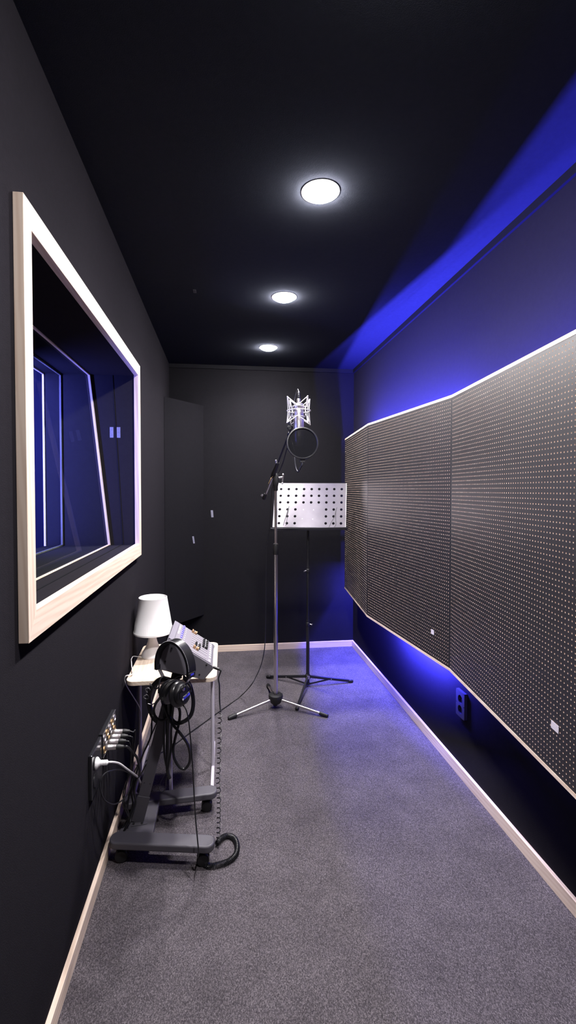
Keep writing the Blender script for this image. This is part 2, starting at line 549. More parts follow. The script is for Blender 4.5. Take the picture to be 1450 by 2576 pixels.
def perforated(A, B, z0, z1, px, pz, r, edge):
    L = (B - A).length
    nx = round((L - 2 * edge) / px); nz = round((z1 - z0 - 2 * edge) / pz)
    px = (L - 2 * edge) / nx; pz = (z1 - z0 - 2 * edge) / nz
    u = (B - A).normalized()
    n = V((-u.y, u.x, 0))
    if n.x > 0: n = -n                     # towards the room
    ox = (L - nx * px) / 2; oz = (z1 - z0 - nz * pz) / 2
    vs, fs, mi = [], [], []
    def P(s, z, d): return (A + u * s - n * d + V((0, 0, z)))
    # corner lattice
    for j in range(nz + 1):
        for i in range(nx + 1):
            vs.append(P(ox + i * px, z0 + oz + j * pz, 0))
    W = nx + 1
    base = len(vs)
    cs = [(math.cos(2 * PI * (k + .5) / NH), math.sin(2 * PI * (k + .5) / NH)) for k in range(NH)]
    for j in range(nz):
        for i in range(nx):
            cx, cz = ox + (i + .5) * px, z0 + oz + (j + .5) * pz
            b0 = len(vs)
            for c_, s_ in cs: vs.append(P(cx + r * c_, cz + r * s_, 0))
            for c_, s_ in cs: vs.append(P(cx + r * c_, cz + r * s_, DEP))
            c00, c10 = j * W + i, j * W + i + 1
            c01, c11 = c00 + W, c10 + W
            # ring vertices 0..7 at 22.5, 67.5, 112.5 ... deg
            fs += [(c11, c01, b0 + 2, b0 + 1), (c01, c00, b0 + 4, b0 + 3), (c00, c10, b0 + 6, b0 + 5), (c10, c11, b0 + 0, b0 + 7),
                   (c11, b0 + 1, b0 + 0), (c01, b0 + 3, b0 + 2), (c00, b0 + 5, b0 + 4), (c10, b0 + 7, b0 + 6)]
            mi += [0] * 8
            for k in range(NH):
                l = (k + 1) % NH
                fs.append((b0 + k, b0 + l, b0 + NH + l, b0 + NH + k)); mi.append(1)
            fs.append(tuple(b0 + NH + k for k in range(NH))); mi.append(1)
    # plain margins, back and sides
    o = len(vs)
    s0, s1, s2, s3 = 0, ox, ox + nx * px, L
    t0, t1, t2, t3 = z0, z0 + oz, z0 + oz + nz * pz, z1
    def quad(a, b, c, d, m=0):
        k = len(vs); vs.extend([a, b, c, d]); fs.append((k, k + 1, k + 2, k + 3)); mi.append(m)
    quad(P(s0, t0, 0), P(s3, t0, 0), P(s3, t1, 0), P(s0, t1, 0))
    quad(P(s0, t2, 0), P(s3, t2, 0), P(s3, t3, 0), P(s0, t3, 0))
    quad(P(s0, t1, 0), P(s1, t1, 0), P(s1, t2, 0), P(s0, t2, 0))
    quad(P(s2, t1, 0), P(s3, t1, 0), P(s3, t2, 0), P(s2, t2, 0))
    T = .012
    quad(P(s0, t0, T), P(s3, t0, T), P(s3, t3, T), P(s0, t3, T))
    quad(P(s0, t0, 0), P(s3, t0, 0), P(s3, t0, T), P(s0, t0, T), 1)
    quad(P(s0, t3, 0), P(s3, t3, 0), P(s3, t3, T), P(s0, t3, T), 1)
    quad(P(s0, t0, 0), P(s0, t3, 0), P(s0, t3, T), P(s0, t0, T))
    quad(P(s3, t0, 0), P(s3, t3, 0), P(s3, t3, T), P(s3, t0, T))
    me = bpy.data.meshes.new('perforated_board')
    me.from_pydata([tuple(q) for q in vs], [], fs)
    me.materials.append(M['panel']); me.materials.append(M['hole'])
    me.polygons.foreach_set('material_index', mi)
    ob = bpy.data.objects.new('perforated_board', me)
    COL.objects.link(ob)
    return ob, u, n


LED = []
for i in range(3):
    A, B = PTS[i], PTS[i + 1]
    e = empty('perforated_panel', ((A.x + B.x) / 2, (A.y + B.y) / 2, ZP0))
    tag(e, labs[i], 'wall panel', 'perforated wall panels')
    g = (B - A).normalized() * .0006
    ob, u, n = perforated(A + g, B - g, ZP0 + .012, ZP1 - .012, .0145, .016, .0024, .006)
    ob.parent = e; ob.matrix_parent_inverse = e.matrix_world.inverted()
    for zz in (ZP0, ZP1 - .012):
        q = MB()
        a0, a1 = A + n * .001, B + n * .001
        # mitred strip following the fold
        q.prism([(a0.x, a0.y, zz), (a1.x, a1.y, zz), (B.x + .024, B.y, zz), (A.x + .024, A.y, zz)], (0, 0, .012))
        q.build('edge_strip', M['woody'], e)
    # standoff battens fixing the board to the wall
    for s in (.06, (B - A).length / 2, (B - A).length - .06):
        p = A + u * s - n * .014
        MB().box(p.x + .002, XR - .0005, p.y - .015, p.y + .015, .85, .89).build('mounting_batten', M['batten'], e)

# stickers on the panels
def panel_sticker(A, B, x, y, w_, h_, rot, lab):
    u = (B - A).normalized(); n = V((-u.y, u.x, 0))
    if n.x > 0: n = -n
    dd = ray(x, y)
    t = ((A - CAM).dot(n)) / dd.dot(n)
    p = CAM + dd * t + n * .0014
    uu = (u * math.cos(rot) + V((0, 0, 1)) * math.sin(rot)); vv = n.cross(uu)
    o = MB().obox(p, uu * w_ / 2, vv * h_ / 2, n * .0004).build('sticker', M['sticker'])
    tag(o, lab, 'sticker', 'stickers on the perforated panels')
panel_sticker(PTS[1], PTS[2], 1089.5, 1590, .026, .022, 0, 'small pale square sticker low on the middle perforated panel')
panel_sticker(PTS[2], PTS[3], 1398, 1828.5, .034, .022, -.05, 'larger pale square sticker low on the perforated panel nearest the camera')

# blue LED strips hidden behind the panels
def led(p0, p1, wd, facing, lab, mat='led1'):
    """flat glowing tape from p0 to p1"""
    p0, p1 = V(p0), V(p1)
    u = (p1 - p0); L = u.length; u.normalize()
    f = V(facing).normalized()
    s = f.cross(u).normalized()
    e = empty('led_strip', p0)
    tag(e, lab, 'light strip', 'blue light strips behind the wall panels')
    MB().obox((p0 + p1) / 2 - f * .003, u * L / 2, s * (wd / 2 + .0015), f * .002).build('channel', M['crown'], e)
    k_ = [p0 + s * wd / 2, p1 + s * wd / 2, p1 - s * wd / 2, p0 - s * wd / 2]
    MB().add([q_ - f * .0006 for q_ in k_], [(0, 1, 2, 3)]).build('glowing_tape', M[mat], e)
    return e
for i in range(3):
    A, B = PTS[i], PTS[i + 1]
    u = (B - A).normalized()
    a0 = A + u * (.30 if i == 0 else .01) + V((.034, 0, 1.655))
    b0 = B - u * .01 + V((.034, 0, 1.655))
    led(a0, b0, .007, (0.15, 0, 1), 'blue light strip hidden behind the upper edge of the ' + ['panel by the back wall', 'middle panel', 'panel nearest the camera'][i], 'led%d' % i)
led((XR - .006, 3.66, .74), (XR - .006, 3.08, .74), .010, (-.05, .12, -1), 'blue light strip on the wall behind the far panel, shining on the floor', 'led3')
a0 = PTS[1] + (PTS[2] - PTS[1]).normalized() * .10 + V((.024, 0, .575)); b0 = PTS[2] - (PTS[2] - PTS[1]).normalized() * .22 + V((.024, 0, .575))
led(a0, b0, .007, (1, 0.1, .25), 'blue light strip behind the lower edge of the middle panel', 'led4')
led((1.0, 1.72, .64), (.985, 1.50, .64), .0025, (1, 0.1, .4), 'short weak blue light strip behind the lower edge of the near panel')

# ---------------------------------------------------------------- wall socket right
sk = empty('wall_socket', (XR, 2.015, .29))
tag(sk, 'dark double wall socket with two round holes low under the panels', 'socket')
x1, x0 = XR - .001, XR - .016
y0, y1, z0, z1 = 1.976, 2.052, .288, .410
b = MB()
ny = 28
cy = (y0 + y1) / 2
def plate_with_holes(mb, xf, xb, y0, y1, z0, z1, holes, r):
    """front face split in cells, each with a round hole"""
    zs = [z0] + [(holes[k] + holes[k + 1]) / 2 for k in range(len(holes) - 1)] + [z1]
    cy = (y0 + y1) / 2
    for k, hz in enumerate(holes):
        a, b_ = zs[k], zs[k + 1]
        N = 32
        outer, ring, back = [], [], []
        for i in range(N):
            t = 2 * PI * (i + .5) / N
            c_, s_ = math.cos(t), math.sin(t)
            m_ = min((y1 - cy) / abs(c_) if abs(c_) > 1e-6 else 9, ((b_ - hz) if s_ > 0 else (hz - a)) / abs(s_) if abs(s_) > 1e-6 else 9)
            outer.append((xf, cy + c_ * m_, hz + s_ * m_)); ring.append((xf, cy + c_ * r, hz + s_ * r)); back.append((xb, cy + c_ * r, hz + s_ * r))
        vs = outer + ring + back
        fs = []
        for i in range(N):
            j = (i + 1) % N
            fs += [(i, j, N + j, N + i), (N + i, N + j, 2 * N + j, 2 * N + i)]
        fs.append(tuple(range(2 * N, 3 * N)))
        mb.add(vs, fs)
plate_with_holes(b, x0, x0 + .010, y0, y1, z0, z1, [z0 + .036, z0 + .084], .0195)
b.box(x0 + .0005, x1, y0, y1, z0, z0 + .002).box(x0 + .0005, x1, y0, y1, z1 - .002, z1).box(x0 + .0005, x1, y0, y0 + .002, z0, z1).box(x0 + .0005, x1, y1 - .002, y1, z0, z1)
b.build('faceplate', M['socket'], sk)
for k in (z0 + .036, z0 + .084):
    MB().lathe((x0 + .0085, cy, k), (1, 0, 0), [(.0185, 0), (.0185, .001)], 24).lathe((x0 + .004, cy - .009, k), (1, 0, 0), [(.0025, 0), (.0025, .004)], 10).lathe((x0 + .004, cy + .009, k), (1, 0, 0), [(.0025, 0), (.0025, .004)], 10).build('outlet_well', M['black'], sk)

# ---------------------------------------------------------------- tape bits on the back
o = MB().obox(at(534, 1292.5, YB - .0012), (.0092, 0, .0), (-.0024, 0, .0290), (0, .0006, 0)).build('tape_scrap', M['tape'])
tag(o, 'short pale strip of tape on the back wall, upper of the two', 'tape', 'scraps of tape on the dark fabric')
tn_ = (c - a).normalized(); nn_ = V((tn_.y, -tn_.x, 0))
dd = ray(486.5, 1358); t_ = (V((a.x, a.y, 1)) - CAM).dot(nn_) / dd.dot(nn_)
o = MB().obox(CAM + dd * t_ + nn_ * .0028, tn_ * .0095, V((0, 0, .029)) - tn_ * .006, nn_ * .0005).build('tape_scrap', M['tape'])
tag(o, 'short pale strip of tape on the corner bass trap, lower of the two', 'tape', 'scraps of tape on the dark fabric')

# ---------------------------------------------------------------- side table
TZ = .54
tb_ = empty('side_table', (-.23, 2.23, 0))
tag(tb_, 'small birch-topped side table with white tube legs against the left wall', 'table')
def rrect(x0, x1, y0, y1, r, z, n=8):
    out = []
    for cx, cy, a0 in ((x1 - r, y1 - r, 0), (x0 + r, y1 - r, PI / 2), (x0 + r, y0 + r, PI), (x1 - r, y0 + r, 1.5 * PI)):
        for k in range(n + 1):
            t = a0 + PI / 2 * k / n
            out.append((cx + r * math.cos(t), cy + r * math.sin(t), z))
    return out
MB().prism(rrect(-.414, -.030, 1.992, 2.466, .035, TZ - .019), (0, 0, .019)).build('table_top', M['tabletop'], tb_, bevel=.002)
for x in (-.396, -.054):
    MB().tube([(x, 2.23, .010), (x, 2.23, TZ - .020)], .0085, 12).build('leg', M['whitemetal'], tb_, smooth=True)
    MB().tube([(x, 2.03, .0095), (x, 2.035, .0095), (x, 2.445, .0095), (x, 2.452, .0095)], [.006, .0085, .0085, .005], 12).build('foot_bar', M['whitemetal'], tb_, smooth=True)
MB().tube([(-.232, 2.045, .001), (-.240, 2.045, TZ - .020)], .0085, 12).build('leg', M['whitemetal'], tb_, smooth=True)
MB().box(-.39, -.06, 2.222, 2.238, TZ - .036, TZ - .0195).box(-.248, -.232, 2.03, 2.24, TZ - .034, TZ - .0195).build('top_brace', M['whitemetal'], tb_)

# ---------------------------------------------------------------- table lamp
lx, ly = -.362, 2.292
lx = -.345
lp = empty('table_lamp', (lx, ly, TZ))
tag(lp, 'white plastic table lamp with a tapered ribbed shade on the side table', 'lamp')
H0 = TZ + .0005
prof = [(.052, 0), (.0535, .004), (.0515, .012), (.043, .028), (.031, .050), (.0225, .072), (.0185, .092), (.0185, .110), (.021, .128), (.0235, .140)]
MB().lathe((lx, ly, H0), (0, 0, 1), prof, 40).build('base', M['white'], lp, smooth=True)
def shade():
    mb = MB(); N = 120
    rows = [(.094, .118), (.0945, .124), (.0935, .128), (.0915, .130), (.0665, .286), (.0672, .289), (.0655, .290)]
    inner = [(.0640, .286), (.0900, .128), (.0925, .119)]
    vs = []
    allr = rows + inner
    for j, (r, h) in enumerate(allr):
        for i in range(N):
            a = 2 * PI * i / N
            rr = r + (.0007 * math.cos(a * 60) if j in (3, 4) else 0)
            vs.append((lx + .004 + rr * math.cos(a), ly + rr * math.sin(a), H0 + h))
    fs = []
    m_ = len(allr)
    for j in range(m_):
        k = (j + 1) % m_
        for i in range(N):
            l = (i + 1) % N
            fs.append((j * N + i, j * N + l, k * N + l, k * N + i))
    mb.add(vs, fs)
    # translucent top disc set just inside the rim
    mb.lathe((lx + .004, ly, H0 + .280), (0, 0, 1), [(.0645, 0), (.0645, .001)], 48)
    return mb
shade().build('lamp_shade', M['white'], lp, smooth=True)
q = spline([(lx - .045, ly - .03, H0 + .006), at(333, 1652, 2.25), at(329, 1672, 2.15) + V((.004, 0, 0)), at(331, 1695, 2.06) + V((.004, 0, 0)), V((-.4215, 2.04, .545)), V((-.4235, 2.06, .50)), at(351, 1780, 2.12), at(354, 1810, 2.16), at(350, 1870, 2.18), at(349, 1920, 2.19), V((-.41, 2.2, .06))], 8)
q = [V((max(p.x, XL + .004), p.y, p.z)) for p in q]
MB().tube(q, .0022, 6).build('power_cord', M['whitecable'], lp, smooth=True)

# ---------------------------------------------------------------- rolling stand
rs = empty('rolling_equipment_stand', (-.30, 1.80, 0))
tag(rs, 'charcoal rolling stand with two rounded feet and a leaning column, left foreground', 'stand')
def foot(cx, cy, ang, L, Wd, z0, z1):
    n = 10; r = Wd / 2 * .95
    pts = rrect(-L / 2, L / 2, -Wd / 2, Wd / 2, r, 0, n)
    ca, sa = math.cos(ang), math.sin(ang)
    return [(cx + p[0] * ca - p[1] * sa, cy + p[0] * sa + p[1] * ca, z0) for p in pts]
NA = (-.224, 1.683, math.radians(-10.2)); FA = (-.222, 1.930, math.radians(3.6))
for cx, cy, an in (NA, FA):
    MB().prism(foot(cx, cy, an, .385, .062, .059, .086), (0, 0, .027)).build('foot', M['charcoal'], rs, bevel=.006, seg=3)
# bridge plate
MB().prism([(-.395, 1.732, .062), (-.262, 1.705, .062), (-.262, 1.900, .062), (-.335, 1.900, .062)], (0, 0, .020)).build('bridge_plate', M['charcoal'], rs, bevel=.003)
# castors
for cx, cy, an in (NA, FA):
    for sgn in (-1, 1):
        px_, py_ = cx + math.cos(an) * .150 * sgn, cy + math.sin(an) * .150 * sgn
        e2 = MB().cyl((px_, py_, .046), (px_, py_, .060), .009, 12).prism([(px_ - .018, py_ - .004, .03), (px_ + .018, py_ - .004, .03), (px_ + .014, py_ - .004, .052), (px_ - .014, py_ - .004, .052)], (0, .008, 0)).build('castor', M['black'], rs)
        for s2 in (-1, 1):
            MB().lathe((px_, py_ + s2 * .0045, .0225), (0, s2, 0), [(.021, 0), (.0225, .002), (.0225, .009), (.020, .012), (.006, .0125)], 24).build('wheel', M['rubber'], e2, smooth=True)
# leaning column
cb, ct = V((-.331, 1.80, .080)), V((-.196, 1.80, .600))
cz = (ct - cb).normalized(); cxn = V((cz.z, 0, -cz.x))
MB().obox((cb + ct) / 2, cxn * .0215, (0, .016, 0), cz * (ct - cb).length / 2).build('column', M['charcoal'], rs, bevel=.0025)
MB().obox(cb + cz * .055 + V((0, -.0185, 0)), cxn * .024, (0, .0025, 0), cz * .050).build('cover_sleeve', M['charcoal'], rs, bevel=.001)
MB().obox(V((-.322, 1.785, .0835)), (.030, .004, 0), (-.003, .020, 0), (0, 0, .0018)).build('bolt_flange', M['charcoal'], rs, bevel=.001)
for dx_ in (-.019, .012):
    MB().lathe((-.322 + dx_, 1.771, .0855), (0, 0, 1), [(.0045, 0), (.0045, .0025), (.002, .003)], 12).build('bolt', M['gloss'], rs)
for k, off in ((.155, -.011), (.155, .011)):
    MB().lathe(cb + cz * k + cxn * off + V((0, -.0161, 0)), (0, -1, 0), [(.0022, 0), (.0015, .0008)], 10).build('rivet', M['rubber'], rs)
# cradle under the mixer
MB().obox(V((-.178, 1.84, .652)), V((.030, 0, -.010)), (0, .06, 0), V((.0012, 0, .004))).cyl(ct - V((.0, 0, .02)), (-.180, 1.80, .645), .018, 16).build('mixer_cradle', M['black'], rs)

# ---------------------------------------------------------------- monitor mixer
mx_ = empty('monitor_mixer', (-.13, 1.84, .66))
tag(mx_, 'grey personal mixer with tan and black fader caps tilted on the rolling stand', 'mixer')
prof2 = [(-.208, .786), (-.214, .783), (-.2385, .712), (-.2385, .700), (-.232, .689), (-.080, .645), (-.072, .645), (-.040, .681), (-.0385, .690), (-.046, .698), (-.196, .800), (-.203, .7985)]
Y0m, Y1m = 1.722, 1.962
SL = .0
sideA = [(x, Y0m, z) for x, z in prof2]
MB().prism(sideA, (0, .006, 0)).build('end_cheek', M['mixside'], mx_, bevel=.0015)
MB().prism([(x, Y1m - .006, z) for x, z in prof2], (0, .006, 0)).build('end_cheek', M['mixside'], mx_, bevel=.0015)
def shrink(pr_, k=.0022):
    cx_ = sum(p[0] for p in pr_) / len(pr_); cz_ = sum(p[1] for p in pr_) / len(pr_)
    return [(p[0] + (cx_ - p[0]) * k / .1 , p[1] + (cz_ - p[1]) * k / .1) for p in pr_]
MB().prism([(x, Y0m + .006, z) for x, z in shrink(prof2)], (0, Y1m - Y0m - .012, 0)).build('case', M['mixside'], mx_)
TA = V((-.203, Y0m, .8046)); TB = V((-.046, Y0m, .6984))
bU = (TB - TA).normalized(); bL = (TB - TA).length; nU = V((-bU.z, 0, bU.x)); aU = V((0, 1, 0)); aL = Y1m - Y0m
def top(a_, b_, h=0.0): return TA + aU * (aL * a_) + bU * (bL * b_) + nU * h
q = MB()
q.obox(top(.5, .555, .0000), aU * aL * .468, bU * bL * .425, nU * .0016)
q.build('control_surface', M['mixtop'], mx_)
MB().obox(top(.5, .060, .0000), aU * aL * .468, bU * bL * .052, nU * .0013).build('screen_bevel', M['mixbevel'], mx_)
# printed lettering marks: maker's line, pads and scale ticks
rows_a = [.93 - .098 * k for k in range(8)] + [.10]
q = MB()
for k in range(11):
    if k == 6: continue
    q.obox(top(.86 - .040 * k, .165, .0019), aU * .0036, bU * .0030, nU * .0003)
q.build('lettering', M['print'], mx_)
for k in range(8):
    MB().obox(top(.93 - .098 * k, .318, .0019), aU * .0022, bU * .0022, nU * .0003).build('channel_light', M['print'], mx_)
    MB().obox(top(.93 - .098 * k, .945, .0022), aU * .0055, bU * .0038, nU * .0010).build('push_button', M['print'], mx_)
q = MB()
for k in range(2): q.obox(top(.13 - .045 * k, .945, .0019), aU * .0018, bU * .005, nU * .0003)
q.build('lettering', M['print'], mx_)
for ra in rows_a:
    q = MB()
    for s in range(14):
        q.obox(top(ra + .022, .50 + .028 * s, .0019), aU * .0014, bU * .0011, nU * .0003)
    q.build('scale_marking', M['print'], mx_)
    q = MB()
    for s in range(13):
        q.obox(top(ra - .008, .50 + .030 * s, .0017), aU * .0016, bU * .0016, nU * .0003)
    q.build('fader_marking', M['rubber'], mx_)
for k in range(7):
    c0 = top(.93 - .098 * k, .245, .0016)
    kb = MB().lathe(c0, nU, [(.0052, 0), (.0046, .0038), (.0040, .0042)], 16).build('rotary_knob', M['knobblue'], mx_, smooth=True)
    MB().obox(c0 + nU * .0044 + aU * .0015, aU * .002, bU * .0006, nU * .0003).build('pointer', M['print'], kb)
for ra, bb, tan in ((.93, .50, 1), (.832, .80, 0), (.734, .80, 0), (.636, .80, 0), (.538, .80, 0), (.440, .63, 0), (.342, .63, 0), (.244, .60, 1)):
    m_ = M['knobtan'] if tan else M['knobblack']
    cap = MB()
    for sg in (-1, 1):
        base = top(ra, bb, .0018) + bU * (.0058 * sg)
        pts = [base + bU * (-.0055), base + bU * .0055, base + bU * (.0055 if sg > 0 else .0015) + nU * (.010 if sg > 0 else .0085), base + bU * (-.0015 if sg > 0 else -.0055) + nU * (.0085 if sg > 0 else .010)]
        cap.prism([p - aU * .0085 for p in pts], aU * .017)
    co = cap.build('fader_cap', m_, mx_, bevel=.0006)
    MB().obox(top(ra, bb, .0095), aU * .0080, bU * .0006, nU * .0014).build('white_line', M['print'], co)
for x, z in ((-.190, .768), (-.214, .719), (-.064, .699), (-.090, .664)):
    MB().lathe((x, Y0m + .0003, z), (0, -1, 0), [(.0035, 0), (.0035, .0012), (.0022, .0016)], 12).build('screw', M['rubber'], mx_)

# ---------------------------------------------------------------- headphones
hp = empty('headphones', (-.18, 1.69, .60))
tag(hp, 'black studio headphones with blue accents hung over the corner of the mixer', 'headphones')
hu = V((.79, -.613, 0)); hw = V((.613, .79, 0))
HC_ = V((-.176, 1.678, .712))
RU, RZ = .077, .094
def arch(t, off=0.0): return HC_ + hu * ((RU + off) * math.cos(t)) + V((0, 0, (RZ + off) * math.sin(t)))
def band(t0, t1, w0, w1, o0, o1, n=40):
    vs, fs = [], []
    for i in range(n + 1):
        t = t0 + (t1 - t0) * i / n
        for (ww, oo) in ((w0, o0), (w1, o0), (w1, o1), (w0, o1)):
            vs.append(arch(t, oo) + hw * ww)
    for i in range(n):
        for k in range(4):
            l = (k + 1) % 4
            fs.append((i * 4 + k, i * 4 + l, i * 4 + 4 + l, i * 4 + 4 + k))
    fs += [(0, 1, 2, 3), (4 * n + 3, 4 * n + 2, 4 * n + 1, 4 * n)]
    return MB().add(vs, fs)
hb = band(math.radians(-2), math.radians(182), -.018, .022, -.004, .005).build('headband', M['leather'], hp, smooth=True, bevel=.002)
st = MB()
for i in range(70):
    t = math.radians(4 + 172 * i / 69)
    p = arch(t, .0052) + hw * -.0158
    st.obox(p, hu * .0006, hw * .0006, (0, 0, .0006))
st.build('stitching', M['print'], hb)
for sg, t in ((1, 0), (-1, PI)):
    e0 = arch(t)
    blk = MB().obox(e0 + V((0, 0, -.010)), hw * .0175, hu * .0065, (0, 0, .009)).build('size_adjuster', M['black'], hp, bevel=.0015)
    MB().obox(e0 + V((0, 0, -.008)) + hu * .007 * sg, hw * .008, hu * .0006, (0, 0, .0030)).build('blue_badge', M['blue'], blk)
    c1 = e0 + V((0, 0, -.018)); c2 = e0 + V((0, 0, -.045)) - hu * (.020 * sg)
    MB().obox((c1 + c2) / 2, hw * .007, hu * .0012, (c2 - c1) / 2).build('slider_arm', M['chrome'], hp)
    cc = e0 + V((0, 0, -.090)) - hu * (.047 * sg)
    tilt = (hu * sg + V((0, 0, .22))).normalized()
    yk = [c2, c2 + hw * .012 + V((0, 0, -.006)) + hu * .002 * sg, cc + tilt * .018 + hw * .030 + V((0, 0, .018)), cc + tilt * .016 + hw * .034 + V((0, 0, -.004))]
    yk2 = [c2, c2 - hw * .012 + V((0, 0, -.006)) + hu * .002 * sg, cc + tilt * .018 - hw * .030 + V((0, 0, .018)), cc + tilt * .016 - hw * .034 + V((0, 0, -.004))]
    MB().tube(spline(yk, 6), .003, 8).tube(spline(yk2, 6), .003, 8).build('yoke', M['blackmetal'], hp, smooth=True)
    cup = MB().lathe(cc, tilt, [(.034, 0), (.037, .004), (.036, .012), (.030, .018), (.027, .0185), (.0265, .0215), (.004, .0225)], 36).build('ear_cup', M['black'], hp, smooth=True)
    MB().lathe(cc, -tilt, [(.036, -.002), (.042, .002), (.0455, .010), (.043, .018), (.036, .022), (.020, .020), (.018, .012), (.004, .011)], 36).build('ear_pad', M['leather'], hp, smooth=True)
    zt = V((0, 0, 1)) - tilt * tilt.z; zt.normalize(); xt = zt.cross(tilt)
    if sg > 0:
        # slanted label: blue bar with two thin lines of white print above it
        f_ = (hw * 1 + zt * .22).normalized(); f_ = (f_ - tilt * f_.dot(tilt)).normalized(); g_ = tilt.cross(f_); g_ = g_ if g_.z > 0 else -g_
        MB().obox(cc + tilt * .0227 - g_ * .009 + f_ * .002, f_ * .017, g_ * .0038, tilt * .0004).build('blue_label', M['blue'], cup)
        pr = MB()
        for k in range(15):
            if k in (5, 9): continue
            pr.obox(cc + tilt * .0227 - g_ * .0020 + f_ * (-.014 + .0022 * k), f_ * .0007, g_ * .0007, tilt * .0004)
        for k in range(6):
            pr.obox(cc + tilt * .0227 - g_ * .0042 + f_ * (-.006 + .0020 * k), f_ * .0006, g_ * .0005, tilt * .0004)
        pr.obox(cc + tilt * .0226 - g_ * .009 - f_ * .017, f_ * .0035, g_ * .0032, tilt * .0003)
        pr.build('white_print', M['print'], cup)
        MB().lathe(cc + g_ * .019 + tilt * .016, tilt, [(.010, 0), (.009, .005), (.004, .007)], 20).build('cup_pivot', M['nickel'], cup, smooth=True)
        CUP = cc
CUPB = CUP + V((0, 0, -.036))
# straight lead, coiled lead and jack
lead = spline([CUPB + V((.0, 0, .006)), at(470, 1790, 1.645), at(478, 1840, 1.640), at(485, 1930, 1.640), at(491, 2040, 1.632), at(497, 2110, 1.598), at(500, 2145, 1.594), onfloor(498, 2163, .006), onfloor(503, 2172, .006)], 10)
MB().tube(lead, .0024, 8).build('straight_lead', M['cable'], hp, smooth=True)
jack = MB().cyl(V((-.040, 1.742, .683)), V((-.018, 1.735, .676)), .0055, 14).cyl(V((-.018, 1.735, .676)), V((-.008, 1.732, .670)), .0042, 12, .0028).build('jack_plug', M['black'], hp)
lead2 = spline([V((-.010, 1.733, .671)), at(550, 1707, 1.73), at(552.5, 1725, 1.725), at(553, 1765, 1.72), at(556, 1792, 1.70)], 8)
MB().tube(lead2, .0026, 8).build('jack_lead', M['cable'], hp, smooth=True)
# coil path
path_px = [(554, 1792, 1.70), (553, 1830, 1.70), (552, 1880, 1.70), (551, 1930, 1.70), (549, 1955, 1.70), (551, 1990, 1.70), (551, 2040, 1.70), (550, 2085, 1.70), (549, 2118, 1.700)]
cp = spline([at(*p) for p in path_px], 14)
fl = [onfloor(546, 2122, .016), onfloor(556, 2110, .012), onfloor(572, 2102, .009), onfloor(589, 2108, .009), onfloor(597, 2126, .009), onfloor(594, 2148, .009), onfloor(578, 2165, .009), onfloor(553, 2174, .009), onfloor(527, 2178, .009), onfloor(509, 2168, .010)]
cp2 = spline(fl, 14)
def coil(path, turns, rad, r, n=12):
    L = [0]
    for i in range(1, len(path)): L.append(L[-1] + (path[i] - path[i - 1]).length)
    N = int(turns * n)
    out = []
    u = (path[1] - path[0]).orthogonal().normalized()
    j = 0
    for k in range(N + 1):
        s = L[-1] * k / N
        while j < len(L) - 2 and L[j + 1] < s: j += 1
        t = (s - L[j]) / max(1e-9, L[j + 1] - L[j])
        p = path[j].lerp(path[j + 1], t)
        d_ = (path[j + 1] - path[j]).normalized()
        u = (u - d_ * u.dot(d_)).normalized(); w_ = d_.cross(u)
        an = 2 * PI * k / n
        rr = rad(s / L[-1]) if callable(rad) else rad
        out.append(p + (u * math.cos(an) + w_ * math.sin(an)) * rr)
    return MB().tube(out, r, 6)
coil(cp, 26, lambda s: .0066, .0016, 16).build('coiled_lead', M['cable'], hp, smooth=True)
coil(cp2, 62, lambda s: .0085, .0018, 10).build('coiled_lead', M['cable'], hp, smooth=True)

# ---------------------------------------------------------------- cables by the rolling stand
def cable(name, pts, r, lab, m=M['cable'], grp='cables around the rolling stand', n=8, cat='cable', extra=None):
    o = MB().tube(spline(pts, 8), r, n).build(name, m, smooth=True)
    tag(o, lab, cat, grp)
    return o
def A3(l, Y): return [at(x, y, Y) if not isinstance(Y, list) else at(x, y, Y[i]) for i, (x, y) in enumerate(l)]
# three-strand big loop
base_loop = [(462, 1700), (478, 1718), (486, 1742), (489, 1770), (484, 1797), (471, 1813), (450, 1822), (436, 1818), (426, 1800), (422, 1770), (428, 1730), (440, 1705), (458, 1698)]
for k, (ox_, oy_, oY) in enumerate(((0, 0, 1.775), (-5.5, -5.5, 1.785), (-2.5, -2, 1.792))):
    cable('coiled_cable', A3([((x - 455) * (1 + ox_ / 40) + 455 , (y - 1762) * (1 + oy_ / 62) + 1762) for x, y in base_loop], oY), .0040,
          ['outermost black cable of the round coil hanging right of the headphone cup', 'innermost black cable of the round coil hanging right of the headphone cup', 'middle black cable of the round coil hanging right of the headphone cup'][k])
cable('thick_cable', A3([(404, 1740), (408, 1762), (413, 1778), (421, 1798), (433, 1820), (449, 1839), (465, 1860), (475, 1879), (479, 1903), (476, 1921), (465, 1934), (452, 1929), (440, 1910), (436, 1890), (439, 1866), (445, 1841), (451, 1816), (453, 1792), (449, 1777), (442, 1755), (436, 1735)], [1.78, 1.775, 1.77, 1.765, 1.76, 1.755, 1.75, 1.75, 1.75, 1.75, 1.75, 1.75, 1.755, 1.76, 1.77, 1.775, 1.78, 1.785, 1.785, 1.785, 1.785]), .0054,
      'thick black cable crossing into a long hanging teardrop loop below the headphones')
cable('thick_cable', A3([(412, 1740), (402, 1756), (392, 1770), (387, 1788), (392, 1803), (404, 1812), (417, 1810), (427, 1801), (434, 1782), (434, 1757), (426, 1738)], [1.77, 1.765, 1.76, 1.76, 1.76, 1.76, 1.765, 1.77, 1.775, 1.78, 1.78]), .0048,
      'thick black cable in a small round loop in front of the column')
cable('cable_bundle', A3([(430, 1712), (412, 1708), (396, 1715), (382, 1732), (375, 1755), (379, 1785), (388, 1805), (402, 1818)], [1.80, 1.80, 1.82, 1.84, 1.85, 1.85, 1.84, 1.83]), .0105,
      'fat black cable bundle bulging left beside the table leg')
